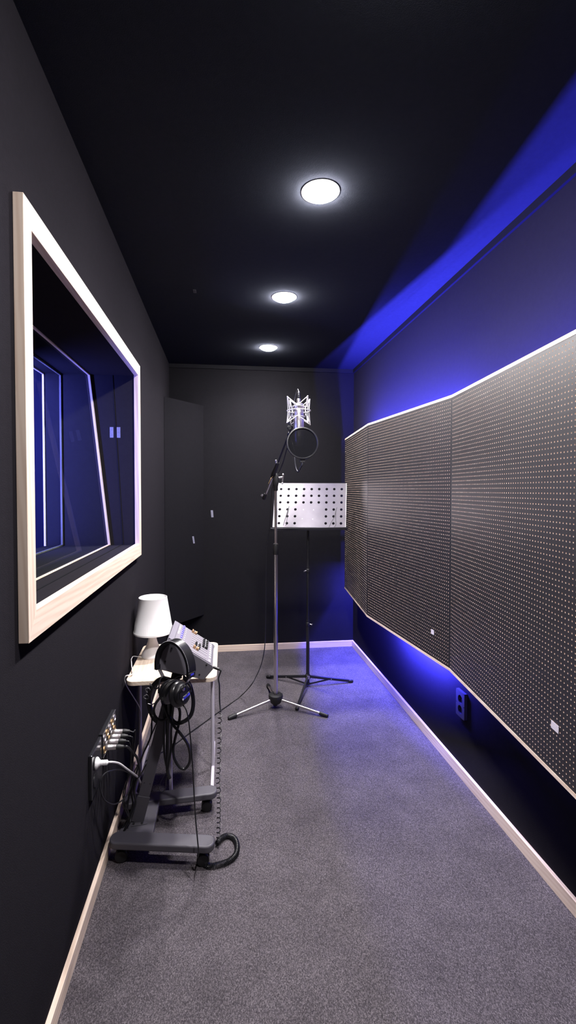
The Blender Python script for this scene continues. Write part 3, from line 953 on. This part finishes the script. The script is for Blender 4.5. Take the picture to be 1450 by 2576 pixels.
for k, (l, Y) in enumerate((([(430, 1735), (436, 1770), (434, 1800), (431, 1840), (431, 1880), (427, 1912), (423, 1936)], 1.765), ([(420, 1735), (414, 1780), (414, 1820), (413, 1870), (415, 1905), (421, 1936)], 1.775), ([(425, 1735), (424, 1790), (422, 1850), (422, 1900), (422, 1938), (427, 1958)], 1.77))):
    cable('hanging_cable', A3(l, Y), .0068 if k == 2 else .0042,
          ['right strand of the narrow black cable hank hanging from the headphones', 'left strand of the narrow black cable hank hanging beside the column', 'middle thick strand of the narrow black cable hank ending in a tied tip'][k])
cable('cable_tie', A3([(424, 1938), (415, 1948), (407, 1962), (400, 1980), (403, 1990), (411, 1990), (417, 1980), (418, 1962), (422, 1948)], 1.772), .0011, 'thin black tie loop below the hanging cable hank', cat='cable tie')
# velcro ties
for k, (l, Y) in enumerate((([(377, 1719), (384, 1728), (394, 1733), (399, 1728)], 1.80), ([(362, 1752), (370, 1748), (374, 1756), (366, 1758), (361, 1753)], 1.82), ([(371, 1742), (366, 1735), (374, 1731), (378, 1737)], 1.81), ([(372, 1770), (382, 1772), (392, 1768)], 1.80))):
    o = MB().tube(spline(A3(l, Y), 6), .0022, 6).build('wire_tie', M['clear'], smooth=True)
    tag(o, ['shiny wire tie wrapped on the cable bundle just under the table edge', 'curled metallic wire tie sticking out leftmost from the cable bundle', 'pale twist tie above the curled metallic one on the cable bundle', 'grey tie around the middle of the fat cable bundle'][k], 'cable tie', 'ties on the cable bundle')

# ---------------------------------------------------------------- left wall: connector plate, outlet, plugs
XP = XL + .015
cpn = empty('connector_plate', (XL, 1.75, .41))
tag(cpn, 'glossy metal wall plate with rows of round audio sockets and plugs in it', 'connector plate')
MB().box(XL + .0005, XP, 1.656, 1.842, .410, .496).build('plate', M['gloss'], cpn, bevel=.001)
MB().box(XP, XP + .0012, 1.656, 1.842, .4945, .496).box(XP, XP + .0012, 1.656, 1.842, .410, .4112).build('plate_edge', M['nickel'], cpn)
for r_ in range(2):
    for k in range(5):
        c_ = V((XP, 1.674 + .037 * k, .431 + .042 * r_))
        MB().lathe(c_, (1, 0, 0), [(.0125, 0), (.0125, .003), (.010, .004), (.009, .001)], 20).build('socket_ring', M['nickel'] if (k + r_) % 2 else M['brass'], cpn, smooth=True)
xl = [(268, 322, 1841, 1.78, 1), (262, 320, 1853, 1.745, 1), (256, 312, 1865, 1.71, 1), (250, 308, 1879, 1.675, 0)]
xlab = ['silver audio plug, highest and farthest of the four in the wall plate', 'silver audio plug second from the top in the wall plate', 'silver audio plug third from the top in the wall plate', 'silver and black audio plug, lowest and nearest of the four in the wall plate']
tails = []
for k, (xa, xb, yy, Yd, sv) in enumerate(xl):
    z = .474 if k < 0 else at(290, yy, Yd).z
    z = min(.478, max(.428, z))
    e = empty('audio_plug', (XP, Yd, z))
    tag(e, xlab[k], 'plug', 'audio plugs in the wall plate')
    p0 = V((XP + .0045, Yd, z)); p1 = p0 + V((.036, 0, 0)); p2 = p1 + V((.026, 0, -.001)); 
    MB().lathe(p0, (1, 0, 0), [(.0085, 0), (.0095, .002), (.0095, .012), (.0088, .013), (.0092, .030), (.0085, .036)], 20).build('shell', M['nickel'], e, smooth=True)
    MB().lathe(p1, p2 - p1, [(.0085, 0), (.0085, .012), (.0070, .016), (.0055, .026)], 16).build('boot', M['rubber'], e, smooth=True)
    tails.append(p2)
t0 = tails
def wl(p): return V((max(p.x, XL + .008), p.y, p.z))
cable('audio_cable', [t0[0], t0[0] + V((.012, 0, -.004)), V((t0[0].x + .018, 1.79, .43)), V((t0[0].x + .010, 1.80, .35)), V((t0[0].x + .0, 1.80, .24)), V((-.365, 1.79, .15)), V((-.36, 1.78, .10))], .0024, 'thin black cable dropping from the topmost audio plug', grp='cables from the wall plate')
cable('audio_cable', [t0[1], t0[1] + V((.012, 0, -.004)), V((t0[1].x + .016, 1.75, .42)), V((t0[1].x + .006, 1.77, .33)), V((t0[1].x - .01, 1.78, .26)), V((-.375, 1.77, .17)), V((-.352, 1.75, .12))], .0024, 'thin black cable dropping from the second audio plug', grp='cables from the wall plate')
cable('audio_cable', [t0[2], t0[2] + V((.012, 0, -.006)), V((t0[2].x + .016, 1.715, .40)), V((t0[2].x + .008, 1.73, .31)), V((-.372, 1.74, .22)), V((-.352, 1.74, .15)), V((-.350, 1.742, .11))], .0024, 'thin black cable dropping from the third audio plug', grp='cables from the wall plate')
cable('audio_cable', [t0[3], t0[3] + V((.012, .001, -.002))] + A3([(330, 1888), (344, 1905), (351, 1930), (351, 1948), (344, 1962), (338, 1990), (341, 2020), (330, 2052)], [1.70, 1.72, 1.74, 1.75, 1.75, 1.755, 1.765, 1.75]) + [V((-.375, 1.745, .072))], .0042, 'thicker black cable curving from the lowest audio plug down behind the column', grp='cables from the wall plate')
cable('stand_cable', A3([(402, 1800), (385, 1840), (372, 1870), (360, 1898), (347, 1924), (336, 1948), (328, 1982), (315, 2006), (297, 2020), (281, 2023), (263, 2012), (254, 1990), (253, 1965), (264, 1946), (284, 1938), (304, 1937), (326, 1945), (345, 1956), (356, 1945), (368, 1922)], [1.82, 1.81, 1.80, 1.80, 1.79, 1.78, 1.75, 1.70, 1.64, 1.60, 1.57, 1.555, 1.56, 1.58, 1.61, 1.65, 1.70, 1.76, 1.785, 1.79]), .0023, 'thin black cable making one big round loop in front of the left wall', grp='cables from the wall plate')
cable('stand_cable', A3([(383, 1800), (382, 1820), (381, 1845), (374, 1868), (362, 1893), (350, 1925), (340, 1955), (331, 1990), (334, 2025), (322, 2060)], [1.85, 1.85, 1.84, 1.82, 1.81, 1.80, 1.79, 1.78, 1.78, 1.77]) + [V((-.385, 1.76, .075))], .0032, 'black cable running down along the left of the leaning column', grp='cables from the wall plate')
# outlet with white mains plug
ot = empty('wall_outlet', (XL, 1.6, .35))
tag(ot, 'black mains outlet frame on the left wall with a white plug in it', 'outlet')
MB().box(XL + .0005, XL + .012, 1.530, 1.652, .345, .492).build('faceplate', M['gloss'], ot, bevel=.002)
MB().lathe((XL + .012, 1.565, .448), (1, 0, 0), [(.021, 0), (.021, .002), (.019, .0025)], 28).lathe((XL + .012, 1.565, .392), (1, 0, 0), [(.021, 0), (.021, .002), (.019, .0025)], 28).build('socket_ring', M['black'], ot, smooth=True)
wp = empty('mains_plug', (XL + .015, 1.565, .448))
tag(wp, 'white round mains plug and its white lead in the black outlet', 'plug')
p0 = V((XL + .0152, 1.565, .448))
MB().lathe(p0, (1, 0, 0), [(.0185, 0), (.0190, .003), (.0175, .006), (.0110, .011), (.0085, .015), (.0080, .034), (.0060, .038)], 28).build('plug_body', M['white'], wp, smooth=True)
for k in range(4):
    MB().lathe(p0 + V((.018 + .005 * k, 0, 0)), (1, 0, 0), [(.0088, 0), (.0088, .0022)], 18).build('grip_rib', M['white'], wp)
lp_ = [p0 + V((.036, 0, 0)), p0 + V((.05, .005, -.003))] + A3([(300, 1921), (320, 1935), (338, 1948), (348, 1957), (354, 1972), (353, 1992), (347, 2012)], [1.62, 1.67, 1.72, 1.76, 1.80, 1.82, 1.84]) + [V((-.345, 1.85, .03)), V((-.36, 1.87, .008))]
MB().tube(spline(lp_, 8), .0036, 8).build('white_lead', M['whitecable'], wp, smooth=True)
# small white adapters lying at the baseboard
ad = empty('power_adapter', (-.375, 1.99, 0))
tag(ad, 'small pale power adapter on the floor behind the cables by the baseboard', 'adapter')
MB().box(-.398, -.358, 1.985, 2.020, .001, .045).build('adapter_body', M['whitemetal'], ad, bevel=.006, seg=3)
MB().lathe((-.378, 2.0, .045), (0, 0, 1), [(.011, 0), (.009, .012), (.004, .016)], 16).build('adapter_plug', M['whitemetal'], ad, smooth=True)

# ---------------------------------------------------------------- microphone stand
ms = empty('microphone_stand', (.318, 2.81, 0))
tag(ms, 'chrome tripod microphone stand with a boom arm in the middle of the room', 'microphone stand')
PX, PY = .3185, 2.80
MB().cyl((PX, PY, .045), (PX, PY, 1.0), .0125, 24).build('lower_pole', M['chrome'], ms, smooth=True)
MB().cyl((PX, PY, 1.0), (PX, PY, 1.40), .0088, 24).build('upper_pole', M['chrome'], ms, smooth=True)
MB().lathe((PX, PY, .955), (0, 0, 1), [(.0155, 0), (.0165, .004), (.0165, .060), (.0145, .066), (.010, .068)], 24).build('height_clutch', M['rubber'], ms, smooth=True)
MB().lathe((PX, PY, 1.0225), (0, 0, 1), [(.0105, 0), (.0105, .003)], 24).build('clutch_collar', M['nickel'], ms, smooth=True)
MB().lathe((PX, PY, .034), (0, 0, 1), [(.010, 0), (.026, .001), (.033, .008), (.043, .034), (.045, .044), (.043, .054), (.036, .059), (.018, .060), (.016, .056), (.0125, .056)], 32).build('leg_hub', M['rubber'], ms, smooth=True)
MB().cyl((PX, PY, .020), (PX, PY, .036), .010, 16).build('pole_tip', M['rubber'], ms, smooth=True)
for fx, fy in ((.040, 2.700), (.601, 2.660), (.302, 3.115)):
    fp = V((fx, fy, .012)); hubp = V((PX, PY, .066)); d_ = (fp - hubp).normalized()
    lg = MB().cyl(hubp + d_ * .036, fp, .0080, 16).build('leg', M['chrome'], ms, smooth=True)
    MB().lathe(fp - d_ * .038, d_, [(.0105, 0), (.0118, .004), (.0122, .044), (.0105, .052), (.004, .056)], 20).build('rubber_foot', M['rubber'], lg, smooth=True)
BA, BB = at(665, 1252, 3.0), at(734, 1076, 2.45)
bd = (BB - BA).normalized()
def bp(x, y):
    """boom point nearest to the sight line"""
    r0 = ray(x, y).normalized(); w0 = BA - CAM
    a_, b_, c_ = bd.dot(bd), bd.dot(r0), 1.0
    d0, e0 = bd.dot(w0), r0.dot(w0)
    return BA + bd * ((b_ * e0 - c_ * d0) / (a_ * c_ - b_ * b_))
MB().cyl(BA, BB, .0052, 16).build('boom_arm', M['blackmetal'], ms, smooth=True)
r1, r2 = BA - bd * .012, BA + bd * .05
MB().lathe(r1, bd, [(.004, 0), (.012, .004), (.013, .012), (.0125, .050), (.008, .058)], 20).build('boom_end_grip', M['rubber'], ms, smooth=True)
MB().cyl(BA + V((-.018, -.006, .018)), BA + V((-.004, 0, .008)), .008, 14).cyl(BA + V((.010, -.006, .020)), BA + V((.004, 0, .006)), .005, 12).build('end_thumbscrew', M['nickel'], ms, smooth=True)
MB().cyl(BA + bd * .05, bp(690, 1202), .0068, 16).build('boom_sleeve', M['chrome'], ms, smooth=True)
cl = bp(690, 1195)
CLP = V((PX, PY, cl.z))
MB().lathe((PX, PY, 1.345), (0, 0, 1), [(.012, 0), (.0145, .004), (.0145, .030), (.0165, .034), (.0185, .050), (.0185, .085), (.015, .100), (.008, .108)], 20).build('swivel_clamp', M['rubber'], ms, smooth=True)
MB().tube([cl - bd * .02, cl + bd * .01, bp(697, 1168), bp(698, 1163)], [.012, .015, .011, .008], 14).build('boom_clutch', M['rubber'], ms, smooth=True)
MB().cyl(V((PX, PY, cl.z)), cl, .012, 16).build('clamp_link', M['rubber'], ms, smooth=True)
tk = bp(697, 1166)
MB().cyl(tk + V((-.006, 0, .002)), tk + V((-.010, -.004, .022)), .0055, 12).build('locking_knob', M['nickel'], ms, smooth=True)
hk = V((PX + .018, PY - .004, 1.425))
MB().cyl(hk, hk + V((.022, -.004, .003)), .0062, 14).cyl(hk + V((.022, -.004, -.030)), hk + V((.026, -.005, .016)), .0048, 12).lathe(hk + V((.026, -.005, .016)), (0, 0, 1), [(.006, 0), (.0075, .004), (.004, .010)], 12).lathe(hk + V((.021, -.004, -.030)), (0, 0, -1), [(.005, 0), (.0075, .004), (.004, .010)], 12).build('tee_handle', M['nickel'], ms, smooth=True)
o_ = MB().tube(spline([CLP + V((-.012, -.01, -.004)), CLP + V((-.028, -.014, -.02)), CLP + V((-.034, -.016, -.03)), CLP + V((-.046, -.016, -.055))], 6), .0022, 6).build('gold_hook', M['brass'], ms, smooth=True)

# ---------------------------------------------------------------- shock mount and microphone
MX, MY = .398, 2.42
sm = empty('shock_mount', (MX, MY, 1.70))
tag(sm, 'silver wire cradle shock mount suspended on the end of the boom', 'shock mount')
ZR = 1.769
def pol(r, deg, z): return V((MX + r * math.cos(math.radians(deg)), MY + r * math.sin(math.radians(deg)), z))
ring = [pol(.062, k * 7.5, ZR) for k in range(48)]
wires = MB().tube(ring, .0025, 8, closed=True)
wires.build('centre_ring', M['micwire'], sm, smooth=True)
up = MB(); lo = MB(); stt = MB()
angs = [24, 122, 204, 302]
for i, a_ in enumerate(angs):
    nx_ = angs[i + 1] if i < 3 else 384
    tip = pol(.0705, a_, 1.836); tipl = pol(.0725, a_, 1.702)
    midu = pol(.043, (a_ + nx_) / 2, 1.792); midl = pol(.043, (a_ + nx_) / 2, 1.738)
    tip2 = pol(.0705, nx_, 1.836); tipl2 = pol(.0725, nx_, 1.702)
    up.tube([tip, tip.lerp(midu, .5), tip.lerp(midu, .96), midu, tip2.lerp(midu, .96), midu.lerp(tip2, .5), tip2], .0023, 7)
    lo.tube([tipl, tipl.lerp(midl, .5), tipl.lerp(midl, .96), midl, tipl2.lerp(midl, .96), midl.lerp(tipl2, .5), tipl2], .0023, 7)
    for da in (-5, 5):
        stt.tube([pol(.0700, a_ + da * .4, 1.835), pol(.0625, a_ + da * 1.4, ZR), pol(.0715, a_ + da * .4, 1.703)], .0019, 7)
    for c0 in (tip, tipl): stt.lathe(c0 - V((0, 0, .003)), (0, 0, 1), [(.0025, 0), (.0036, .002), (.0036, .004), (.0020, .006)], 10)
    # elastic cords holding the inner cradle
    stt.tube([midu, pol(.034, a_ + 20, ZR + .008), pol(.034, a_ + 70, ZR - .008), midl], .0009, 5)
up.build('upper_cage_wire', M['micwire'], sm, smooth=True)
lo.build('lower_cage_wire', M['micwire'], sm, smooth=True)
stt.build('upright_wire', M['micwire'], sm, smooth=True)
inner = MB()
for zz in (1.792, 1.738):
    inner.tube([pol(.0345, k * 15, zz) for k in range(24)], .0016, 7, closed=True)
for a_ in (70, 160, 250, 340): inner.tube([pol(.0345, a_, 1.738), pol(.0345, a_, 1.792)], .0014, 7)
inner.build('inner_cradle', M['micwire'], sm, smooth=True)
MB().tube(spline([BB - bd * .01, BB + bd * .01, V((MX - .045, MY + .02, 1.700)), pol(.060, 165, ZR - .012)], 5), .0058, 10).lathe(V((MX - .048, MY + .018, 1.682)), (0, -1, 0), [(.010, -.008), (.012, 0), (.010, .010)], 16).build('swivel_joint', M['rubber'], sm, smooth=True)

mc = empty('studio_microphone', (MX, MY, 1.60))
tag(mc, 'large silver studio microphone hanging upside down inside the wire cradle', 'microphone')
MB().lathe((MX, MY, 1.652), (0, 0, 1), [(.0275, 0), (.0278, .004), (.0265, .100), (.0262, .118), (.0255, .121)], 40).build('body', M['nickel'], mc, smooth=True)
MB().lathe((MX, MY, 1.773), (0, 0, 1), [(.0235, 0), (.0235, .008), (.0270, .009), (.0285, .012), (.0285, .021), (.024, .026), (.0245, .030), (.021, .034), (.0125, .036)], 40).build('end_cap', M['nickel'], mc, smooth=True)
MB().lathe((MX, MY, 1.655), (0, 0, -1), [(.0277, 0), (.0282, .004), (.0270, .050), (.0225, .066), (.012, .073)], 40).build('grille', M['nickel'], mc, smooth=True)
MB().lathe((MX, MY, 1.809), (0, 0, 1), [(.0105, 0), (.0105, .022), (.009, .024)], 24).build('connector', M['nickel'], mc, smooth=True)
MB().lathe((MX, MY, 1.833), (0, 0, 1), [(.0090, 0), (.0090, .014), (.0082, .022), (.0062, .030)], 20).build('cable_boot', M['gloss'], mc, smooth=True)
MB().lathe((MX, MY, 1.863), (0, 0, 1), [(.0062, 0), (.0052, .006), (.0036, .010)], 16).build('boot_tip', M['nickel'], mc, smooth=True)
mcab = spline([(MX, MY, 1.873), (MX - .004, MY + .016, 1.885), (MX - .010, MY + .045, 1.86), (MX - .022, MY + .072, 1.79), (MX - .030, MY + .078, 1.74)] + [bp(727, 1094) + V((.006, 0, -.006)), bp(722, 1106) + V((.014, 0, -.02)), at(722, 1130, 2.60), at(713, 1162, 2.68), at(703, 1188, 2.76), at(697, 1200, 2.83), at(686, 1225, 2.86), at(683, 1262, 2.88), at(679, 1330, 2.90), at(671, 1375, 2.92), at(669.5, 1480, 2.93), at(668.5, 1560, 2.93), at(666, 1630, 2.92), at(657, 1673, 2.90), at(644, 1703, 2.88), at(630, 1726, 2.86)] + [onfloor(604, 1753, .012), onfloor(575, 1774, .004), onfloor(545, 1795, .004), onfloor(515, 1817, .004), onfloor(480, 1842, .004), onfloor(440, 1872, .004), onfloor(400, 1896, .004), onfloor(365, 1915, .004), onfloor(350, 1935, .004)], 8)
o = MB().tube(mcab, .0030, 8).build('microphone_cable', M['cable'], smooth=True)
tag(o, 'long thin black cable running from the microphone down the boom and across the carpet', 'cable')

# ---------------------------------------------------------------- pop filter
pf = empty('pop_filter', (.39, 2.25, 1.50))
tag(pf, 'round black mesh pop filter on a gooseneck in front of the microphone', 'pop filter')
PC = at(761.5, 1115, 2.25)
pn = V((.02, -1, .10)).normalized()
MB().lathe(PC + pn * -.006, pn, [(.0745, 0), (.0790, .001), (.0805, .004), (.0805, .009), (.0785, .012), (.0745, .0125), (.0720, .010), (.0720, .002), (.0745, 0)], 72, cap=False).build('hoop', M['black'], pf, smooth=True)
MB().lathe(PC, pn, [(.0725, 0), (.0725, .0003)], 64).build('mesh_screen', M['popmesh'], pf)
MB().lathe(PC + pn * -.004, pn, [(.0725, 0), (.0725, .0003)], 64).build('mesh_screen', M['popmesh'], pf)
bt = PC + V((0, 0, -.080))
MB().box(bt.x - .014, bt.x + .014, bt.y - .006, bt.y + .008, bt.z - .016, bt.z + .003).cyl(bt + V((0, 0, -.016)), bt + V((-.002, 0, -.032)), .0055, 12).build('hoop_clamp', M['rubber'], pf, bevel=.003)
goose = spline([bt + V((-.001, 0, -.028)), at(757, 1175, 2.255), at(751, 1187, 2.275), at(745, 1177, 2.30), at(742, 1155, 2.33), at(740, 1130, 2.37), at(733, 1105, 2.43), bp(728, 1092)], 8)
MB().tube(goose, .0038, 10).build('gooseneck', M['blackmetal'], pf, smooth=True)
MB().lathe(bp(728, 1092) - bd * .012, bd, [(.007, 0), (.009, .003), (.009, .021), (.007, .024)], 14).build('boom_clip', M['rubber'], pf, smooth=True)

# ---------------------------------------------------------------- music stand
mu = empty('music_stand', (.573, 3.09, 0))
tag(mu, 'black tripod music stand with a perforated silver desk near the back wall', 'music stand')
DTL, DTR, DBL, DBR = at(690, 1216, 3.145), at(875, 1216, 3.145), at(682, 1326, 3.010), at(873, 1327, 3.010)
dn = ((DTR - DTL).cross(DBL - DTL)).normalized()
if dn.y > 0: dn = -dn
cols_u = [(363 + (k) * 108.0 - 258) / 1052.0 for k in range(9)]
rows_v = [.135, .290, .443, .603, .757, .912]
def dpt(u_, v_, h=0.0):
    t = DTL.lerp(DTR, u_); b_ = DBL.lerp(DBR, u_)
    return t.lerp(b_, v_) + dn * h
def desk():
    vs, fs = [], []
    us = [(cols_u[k] + cols_u[k + 1]) / 2 for k in range(8)]; us = [0.02] + us + [.985]
    vs_ = [(rows_v[k] + rows_v[k + 1]) / 2 for k in range(5)]; vs_ = [0.0] + vs_ + [1.0]
    W_ = (DTR - DTL).length; H_ = (DBL - DTL).length
    R_ = .0092
    N = 20
    def cell(u0, u1, v0, v1, hole, front):
        h = .0 if front else -.0012
        if hole is None:
            k = len(vs)
            vs.extend([dpt(u0, v0, h), dpt(u1, v0, h), dpt(u1, v1, h), dpt(u0, v1, h)])
            fs.append((k, k + 1, k + 2, k + 3) if front else (k + 3, k + 2, k + 1, k)); return
        hu_, hv_ = hole
        k = len(vs)
        for i in range(N):
            t = 2 * PI * (i + .5) / N; c_, s_ = math.cos(t), math.sin(t)
            # scale to the cell boundary
            mu_ = ((u1 - hu_) if c_ > 0 else (hu_ - u0)) / max(1e-6, abs(c_) * R_ / W_)
            mv_ = ((v1 - hv_) if s_ > 0 else (hv_ - v0)) / max(1e-6, abs(s_) * R_ / H_)
            m_ = min(mu_, mv_)
            vs.append(dpt(hu_ + c_ * R_ / W_ * m_, hv_ + s_ * R_ / H_ * m_, h))
        for i in range(N):
            t = 2 * PI * (i + .5) / N
            vs.append(dpt(hu_ + math.cos(t) * R_ / W_, hv_ + math.sin(t) * R_ / H_, h))
        corners = []
        for i in range(N):
            j = (i + 1) % N
            f = (k + i, k + j, k + N + j, k + N + i)
            fs.append(f if front else f[::-1])
        # fill the corner triangles
        for (cu, cv) in ((u1, v1), (u0, v1), (u0, v0), (u1, v0)):
            best = None
            for i in range(N):
                j = (i + 1) % N
                p, q_ = vs[k + i], vs[k + j]
                c3 = dpt(cu, cv, h)
                dsum = (p - c3).length + (q_ - c3).length
                if best is None or dsum < best[0]: best = (dsum, i, j, c3)
            kk = len(vs); vs.append(best[3])
            f = (k + best[1], kk, k + best[2])
            fs.append(f if front else f[::-1])
    for front in (True, False):
        for c_ in range(9):
            for r_ in range(6):
                hole = None if (r_ >= 3 and 3 <= c_ <= 5) else (cols_u[c_], rows_v[r_])
                cell(us[c_], us[c_ + 1], vs_[r_], vs_[r_ + 1], hole, front)
    m_ = MB().add(vs, fs)
    # rolled rim
    m_.tube([dpt(0.02, 0, -.0015), dpt(.985, 0, -.0015)], .0022, 8)
    m_.tube([dpt(0.02, 0, -.0015), dpt(0.02, 1, -.0015)], .0022, 8).tube([dpt(.985, 0, -.0015), dpt(.985, 1, -.0015)], .0022, 8)
    return m_
dk = desk()
me_o = dk.build('desk', M['desk'], mu)
MB().obox(dpt(.5, 1.03, -.004), (DTR - DTL) * .502, V((0, -.012, -.001)), V((0, .001, -.009))).build('page_ledge', M['blackmetal'], mu, bevel=.002)
for (x, y) in ((694, 745), (836, 748), (685, 874), (828, 876)):
    p = dpt((x - 262) / 1048.0, (y - 368) / 615.0 * .995, .0)
    MB().lathe(p, dn, [(.0035, 0), (.003, .0012), (.001, .0018)], 10).build('rivet', M['nickel'], mu, smooth=True)
for l in ([(425, 965), (440, 900), (478, 745), (490, 702), (476, 790), (466, 930), (455, 968)], [(1055, 990), (1080, 930), (1125, 850), (1145, 765), (1160, 718), (1143, 790), (1150, 945), (1130, 985)]):
    MB().tube(spline([dpt((x - 262) / 1048.0, (y - 368) / 615.0, .010) for x, y in l], 5), .0013, 6).build('page_clip', M['blackmetal'], mu, smooth=True)
CXm, CYm = .574, 3.095
MB().cyl((CXm, CYm, .035), (CXm, CYm, .46), .0118, 20).build('lower_pole', M['blackmetal'], mu, smooth=True)
MB().cyl((CXm, CYm, .44), (CXm, CYm, .83), .0098, 20).build('middle_pole', M['blackmetal'], mu, smooth=True)
MB().cyl((CXm, CYm, .82), (CXm, CYm, 1.17), .0078, 20).build('upper_pole', M['blackmetal'], mu, smooth=True)
MB().obox(dpt(.49, .72, -.012), (.04, 0, 0), (DBL - DTL) * .17, dn * .008).cyl((CXm, CYm, 1.15), dpt(.49, .72, -.006), .012, 14).build('desk_bracket', M['blackmetal'], mu)
for z, sx in ((.80, -1), (.432, 1)):
    cl_ = MB().lathe((CXm, CYm, z - .012), (0, 0, 1), [(.0125, 0), (.0138, .002), (.0138, .022), (.0115, .025)], 20).build('pole_clamp', M['blackmetal'], mu, smooth=True)
    MB().cyl((CXm + sx * .013, CYm - .004, z), (CXm + sx * .024, CYm - .008, z - .003), .0032, 10).obox((CXm + sx * .027, CYm - .009, z - .002), (.003, 0, .005), (.0018, 0, -.001), (0, .0016, 0)).build('wing_screw', M['nickel'], cl_)
hub = empty
MB().lathe((CXm, CYm, .052), (0, 0, 1), [(.016, 0), (.019, .003), (.019, .028), (.014, .034)], 6).build('leg_hub', M['blackmetal'], mu)
MB().lathe((CXm, CYm, .012), (0, 0, 1), [(.012, 0), (.0135, .002), (.0135, .016), (.012, .018)], 16).build('brace_collar', M['blackmetal'], mu, smooth=True)
MB().box(CXm - .009, CXm + .009, CYm - .022, CYm - .0185, .058, .080).build('hub_plate', M['chrome'], mu)
for fx, fy in ((.316, 3.265), (.889, 3.120), (.446, 2.765)):
    fp = V((fx, fy, .010)); h0 = V((CXm, CYm, .070)); d_ = (fp - h0).normalized(); s_ = d_.cross(V((0, 0, 1))).normalized(); n_ = s_.cross(d_)
    st_ = h0 + d_ * .018
    lg = MB().obox((st_ + fp) / 2, d_ * ((fp - st_).length / 2), s_ * .0065, n_ * .0085).build('leg', M['blackmetal'], mu, bevel=.002)
    MB().lathe(fp - d_ * .020, d_, [(.0095, 0), (.0115, .003), (.0115, .026), (.008, .032)], 14).build('rubber_foot', M['rubber'], lg, smooth=True)
    mp_ = h0 + d_ * .17
    MB().obox((V((CXm, CYm, .018)) + d_ * .012 + mp_) / 2, (mp_ - V((CXm, CYm, .018)) - d_ * .012) / 2, s_ * .0022, n_ * .005).build('brace', M['blackmetal'], mu)
    MB().lathe(mp_ - V((0, .0085, 0)), (0, -1, 0), [(.0032, 0), (.0028, .002)], 8).build('rivet', M['nickel'], mu)

# ---------------------------------------------------------------- light in the control room
def area(name, loc, rot_to, sx, sy, power, col):
    l = bpy.data.lights.new(name, 'AREA'); l.shape = 'RECTANGLE'; l.size = sx; l.size_y = sy; l.energy = power; l.color = col
    o = bpy.data.objects.new(name, l); COL.objects.link(o)
    o.location = loc
    o.rotation_euler = (V(rot_to) - V(loc)).to_track_quat('-Z', 'Y').to_euler()
    return o
area('control_room_jamb_fill', (-.97, 2.09, 1.50), (-.72, 2.36, 1.45), .04, 1.1, 24.0, (.16, .17, 1.0))  # unseen lamp added to turn the jamb beyond the tilted pane blue
area('control_room_light', (-.98, 3.3, 2.2), (-3.0, 3.4, .6), .3, .3, 130, (.08, .09, 1.0))

wd = bpy.data.worlds.new('world'); S.world = wd; wd.use_nodes = True
wd.node_tree.nodes['Background'].inputs[0].default_value = (0.01, 0.01, 0.02, 1)
wd.node_tree.nodes['Background'].inputs[1].default_value = 0.0
S.cycles.use_adaptive_sampling = False
S.cycles.max_bounces = 8
S.cycles.sample_clamp_indirect = 4.0
S.cycles.use_denoising = True
S.cycles.caustics_reflective = False
S.cycles.caustics_refractive = False
